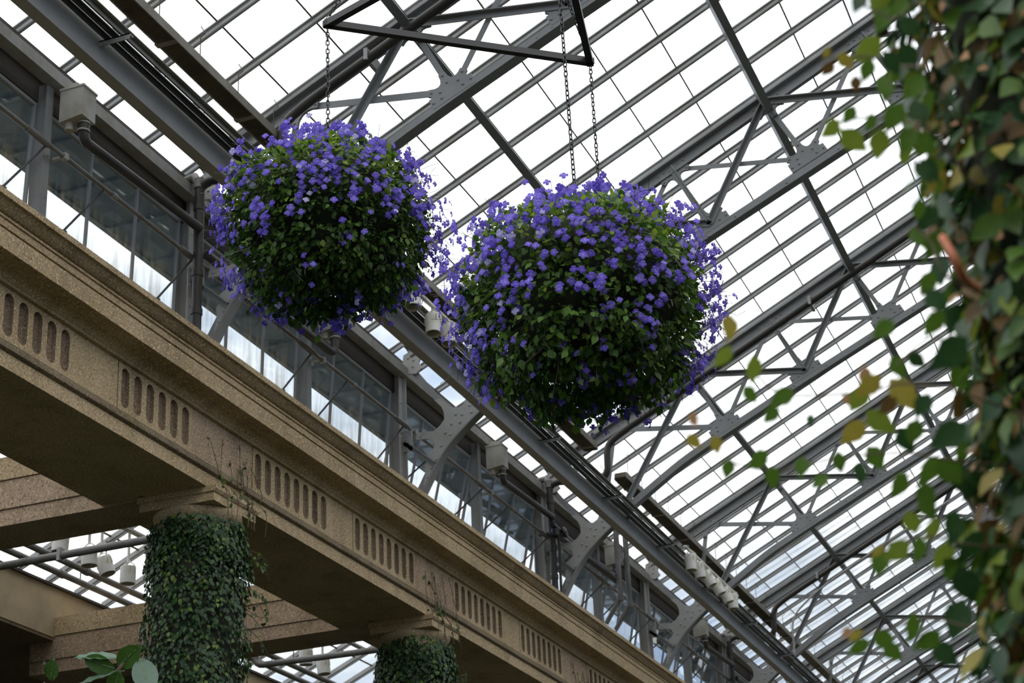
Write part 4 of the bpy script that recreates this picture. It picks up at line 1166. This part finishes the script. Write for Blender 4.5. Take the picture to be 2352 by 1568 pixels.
# shoots that reach out to the left from the pillar: pixel-measured outline, each leaf at its own depth
G, Dp, Lm, Ye, Br, Pe = range(6)
shoots = [
    (1.95, [(2130, 30), (2060, 45), (1975, 8)], [(2029, 43, 62, G), (1973, 6, 50, Dp), (2065, 18, 55, G), (2090, 60, 60, Dp)]),
    (2.05, [(2140, 180), (2060, 150), (1992, 130), (1905, 135)], [(1992, 113, 78, Lm), (1941, 139, 46, Ye), (1902, 158, 40, Br), (1898, 121, 26, Ye), (1992, 160, 52, G), (1966, 193, 38, Br), (2047, 143, 60, Dp), (2032, 201, 66, G), (2085, 130, 66, Dp), (2100, 200, 70, G)]),
    (2.0, [(2150, 310), (2080, 280), (2000, 270), (1915, 280)], [(1909, 295, 58, Lm), (1951, 263, 46, G), (1999, 281, 48, G), (1959, 321, 74, Lm), (2019, 329, 70, Lm), (2054, 268, 70, G), (2083, 321, 62, G), (2110, 260, 70, Dp), (2120, 330, 72, G), (2120, 395, 60, Dp)]),
    (2.1, [(2180, 640), (2140, 560), (2100, 520)], [(2130, 500, 64, Dp), (2110, 545, 56, G), (2150, 560, 70, G), (2135, 390, 60, Dp), (2160, 620, 66, Dp), (2110, 480, 50, G)]),
    (1.85, [(2190, 800), (2130, 780), (2060, 840)], [(2182, 810, 105, Dp), (2105, 826, 50, Dp), (2062, 842, 56, G), (2145, 740, 70, G), (2030, 755, 60, G), (2130, 650, 60, G), (2150, 690, 66, Dp)]),
    (2.0, [(2200, 900), (2080, 880), (1985, 900), (1800, 905), (1730, 850)], [(1675, 752, 64, Ye), (1660, 818, 58, Lm), (1730, 847, 66, Lm), (1722, 905, 48, G), (1797, 912, 60, G), (1772, 952, 48, G), (1592, 963, 38, Pe), (1594, 1013, 44, Ye), (1645, 1020, 42, Ye), (1995, 885, 70, Ye), (1972, 915, 66, Lm), (2075, 905, 90, Ye), (1985, 862, 46, Pe), (1945, 918, 30, Pe), (1960, 992, 70, Ye), (2022, 968, 76, Lm), (2100, 990, 60, G), (1862, 965, 30, Dp), (2040, 930, 50, Br), (2120, 930, 60, Dp)]),
    (2.05, [(2210, 1060), (2080, 1040), (1930, 1050), (1780, 1080), (1675, 1060)], [(1672, 1075, 46, G), (1742, 1055, 60, G), (1774, 1096, 54, G), (1842, 1072, 50, G), (1884, 1105, 46, G), (1928, 1060, 50, G), (2010, 1050, 64, G), (1975, 1085, 50, Dp), (2080, 1010, 62, Dp), (2132, 1080, 78, G), (2065, 1112, 66, G), (2125, 1140, 66, G), (2180, 1000, 90, Dp), (2180, 1080, 80, G)]),
    (2.0, [(2230, 1250), (2130, 1230), (2030, 1250)], [(2095, 1198, 60, Lm), (2022, 1290, 62, G), (2060, 1265, 66, Lm), (2130, 1165, 60, G), (2165, 1275, 76, Lm), (2140, 1215, 60, Lm), (2190, 1210, 80, Dp), (2015, 1265, 40, Ye), (2110, 1260, 60, G), (2195, 1310, 80, G)]),
    (2.1, [(2260, 1440), (2130, 1420), (1975, 1460)], [(1972, 1484, 54, G), (1945, 1452, 30, Pe), (1965, 1458, 38, Ye), (2030, 1468, 62, G), (2050, 1495, 56, G), (2095, 1440, 64, G), (2130, 1470, 70, G), (2200, 1420, 90, Dp), (2220, 1340, 90, Dp), (2170, 1500, 70, Dp)]),
]
for dist, stem, leaves in shoots:
    dist += .38
    pts = [at_dist(px, py, dist + .05 * i / len(stem)) for i, (px, py) in enumerate(stem)]
    pts.insert(0, Vector((PX - PR * .8, PY - PR * .4, pts[0].z + .02)))       # each shoot springs from the pillar
    MB().tube(catmull(pts, 5), .0016, 5).build('shoot', 'bark', pil)
    for px, py, size, ci in leaves:
        d = dist + random.uniform(-.10, .12)
        p = np.array(at_dist(px, py, d))
        R3 = np.array([CR, CU, -CF]).T                   # leaves face this way and that
        ang = random.uniform(-2.6, -.6); tilt = random.uniform(-.55, .55)
        tp = R3 @ np.array([math.cos(ang), math.sin(ang), random.uniform(-.4, .4)])
        nr = R3 @ np.array([tilt, random.uniform(-.5, .2), 1.0])
        R = frames(nr[None], tp[None])[0]
        s = size / FPX * d * 1.05
        o = link_mesh('creeper_leaf', N_ME[ci], pil, p - R[:, 1] * s * .5, quat(R)); o.scale = (s, s, s)
MB().tube(catmull([at_dist(2165, 545, 2.36), at_dist(2190, 590, 2.32), at_dist(2215, 640, 2.34), at_dist(2245, 665, 2.42)], 5), .0055, 7).build('red_stem', 'bark_red', pil, True)

# ------------------------------------------------------------------ rubber plant at the bottom left
rp = tag(empty('rubber_plant', (-4.65, 7.0, -1.6)), 'rubber plant with broad glossy leaves rising at the bottom left', 'plant')
MB().tube(catmull([(-4.6, 7.0, -1.6), (-4.62, 7.02, .5), (-4.58, 7.0, 1.6), (-4.60, 7.0, 1.98), (-4.50, 7.0, 2.12)], 5), [.03] * 6 + [.02] * 6 + [.012] * 9, 8).build('stem', 'bark', rp, True)
MB().tube(catmull([(-4.60, 7.0, 1.7), (-4.80, 7.0, 1.95), (-4.93, 7.0, 2.08)], 5), .006, 6).build('stem', 'bark', rp, True)
def rubber_leaf(base, tipp, width, nrm, lit):
    b, t = Vector(base), Vector(tipp); d = t - b; L = d.length; d.normalize()
    nv = Vector(nrm); nv = (nv - d * nv.dot(d)).normalized(); s = d.cross(nv)
    m = MB(); rows = 9; vs = []
    for i in range(rows + 1):
        u = i / rows; w = width * (math.sin(math.pi * min(1, u * .96 + .03)) ** .75)
        c = b + d * (L * u) - nv * (.12 * L * u * u)
        for k, kk in ((-1, 1), (-.5, .4), (0, 0), (.5, .4), (1, 1)):
            vs.append(c + s * (w * k * .5) + nv * (kk * w * .10 + .004 * math.sin(u * 30)))
    fs = [(5 * i + j, 5 * i + j + 1, 5 * i + j + 6, 5 * i + j + 5) for i in range(rows) for j in range(4)]
    m.add(vs, fs)
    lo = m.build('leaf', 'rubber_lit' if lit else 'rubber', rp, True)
    r = MB().tube([b + d * (L * u) - nv * (.12 * L * u * u) - nv * .001 for u in (0, .25, .5, .75, .97)], [.005, .004, .0035, .003, .0015], 5)
    r.build('midrib', 'rubber_rib', lo, True)
def rpx(px, py, y=7.0):
    r = ray(px, py); return r * (y / r.y)
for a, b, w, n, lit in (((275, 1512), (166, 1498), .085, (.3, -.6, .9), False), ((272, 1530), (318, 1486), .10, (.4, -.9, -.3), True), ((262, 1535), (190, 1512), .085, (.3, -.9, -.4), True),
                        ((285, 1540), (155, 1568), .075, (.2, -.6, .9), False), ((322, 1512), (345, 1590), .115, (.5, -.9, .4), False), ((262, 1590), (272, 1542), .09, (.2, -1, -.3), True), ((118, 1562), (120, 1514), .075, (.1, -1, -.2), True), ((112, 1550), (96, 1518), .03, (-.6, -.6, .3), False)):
    rubber_leaf(rpx(*a, 7.0), rpx(*b, 6.95), w, n, lit)
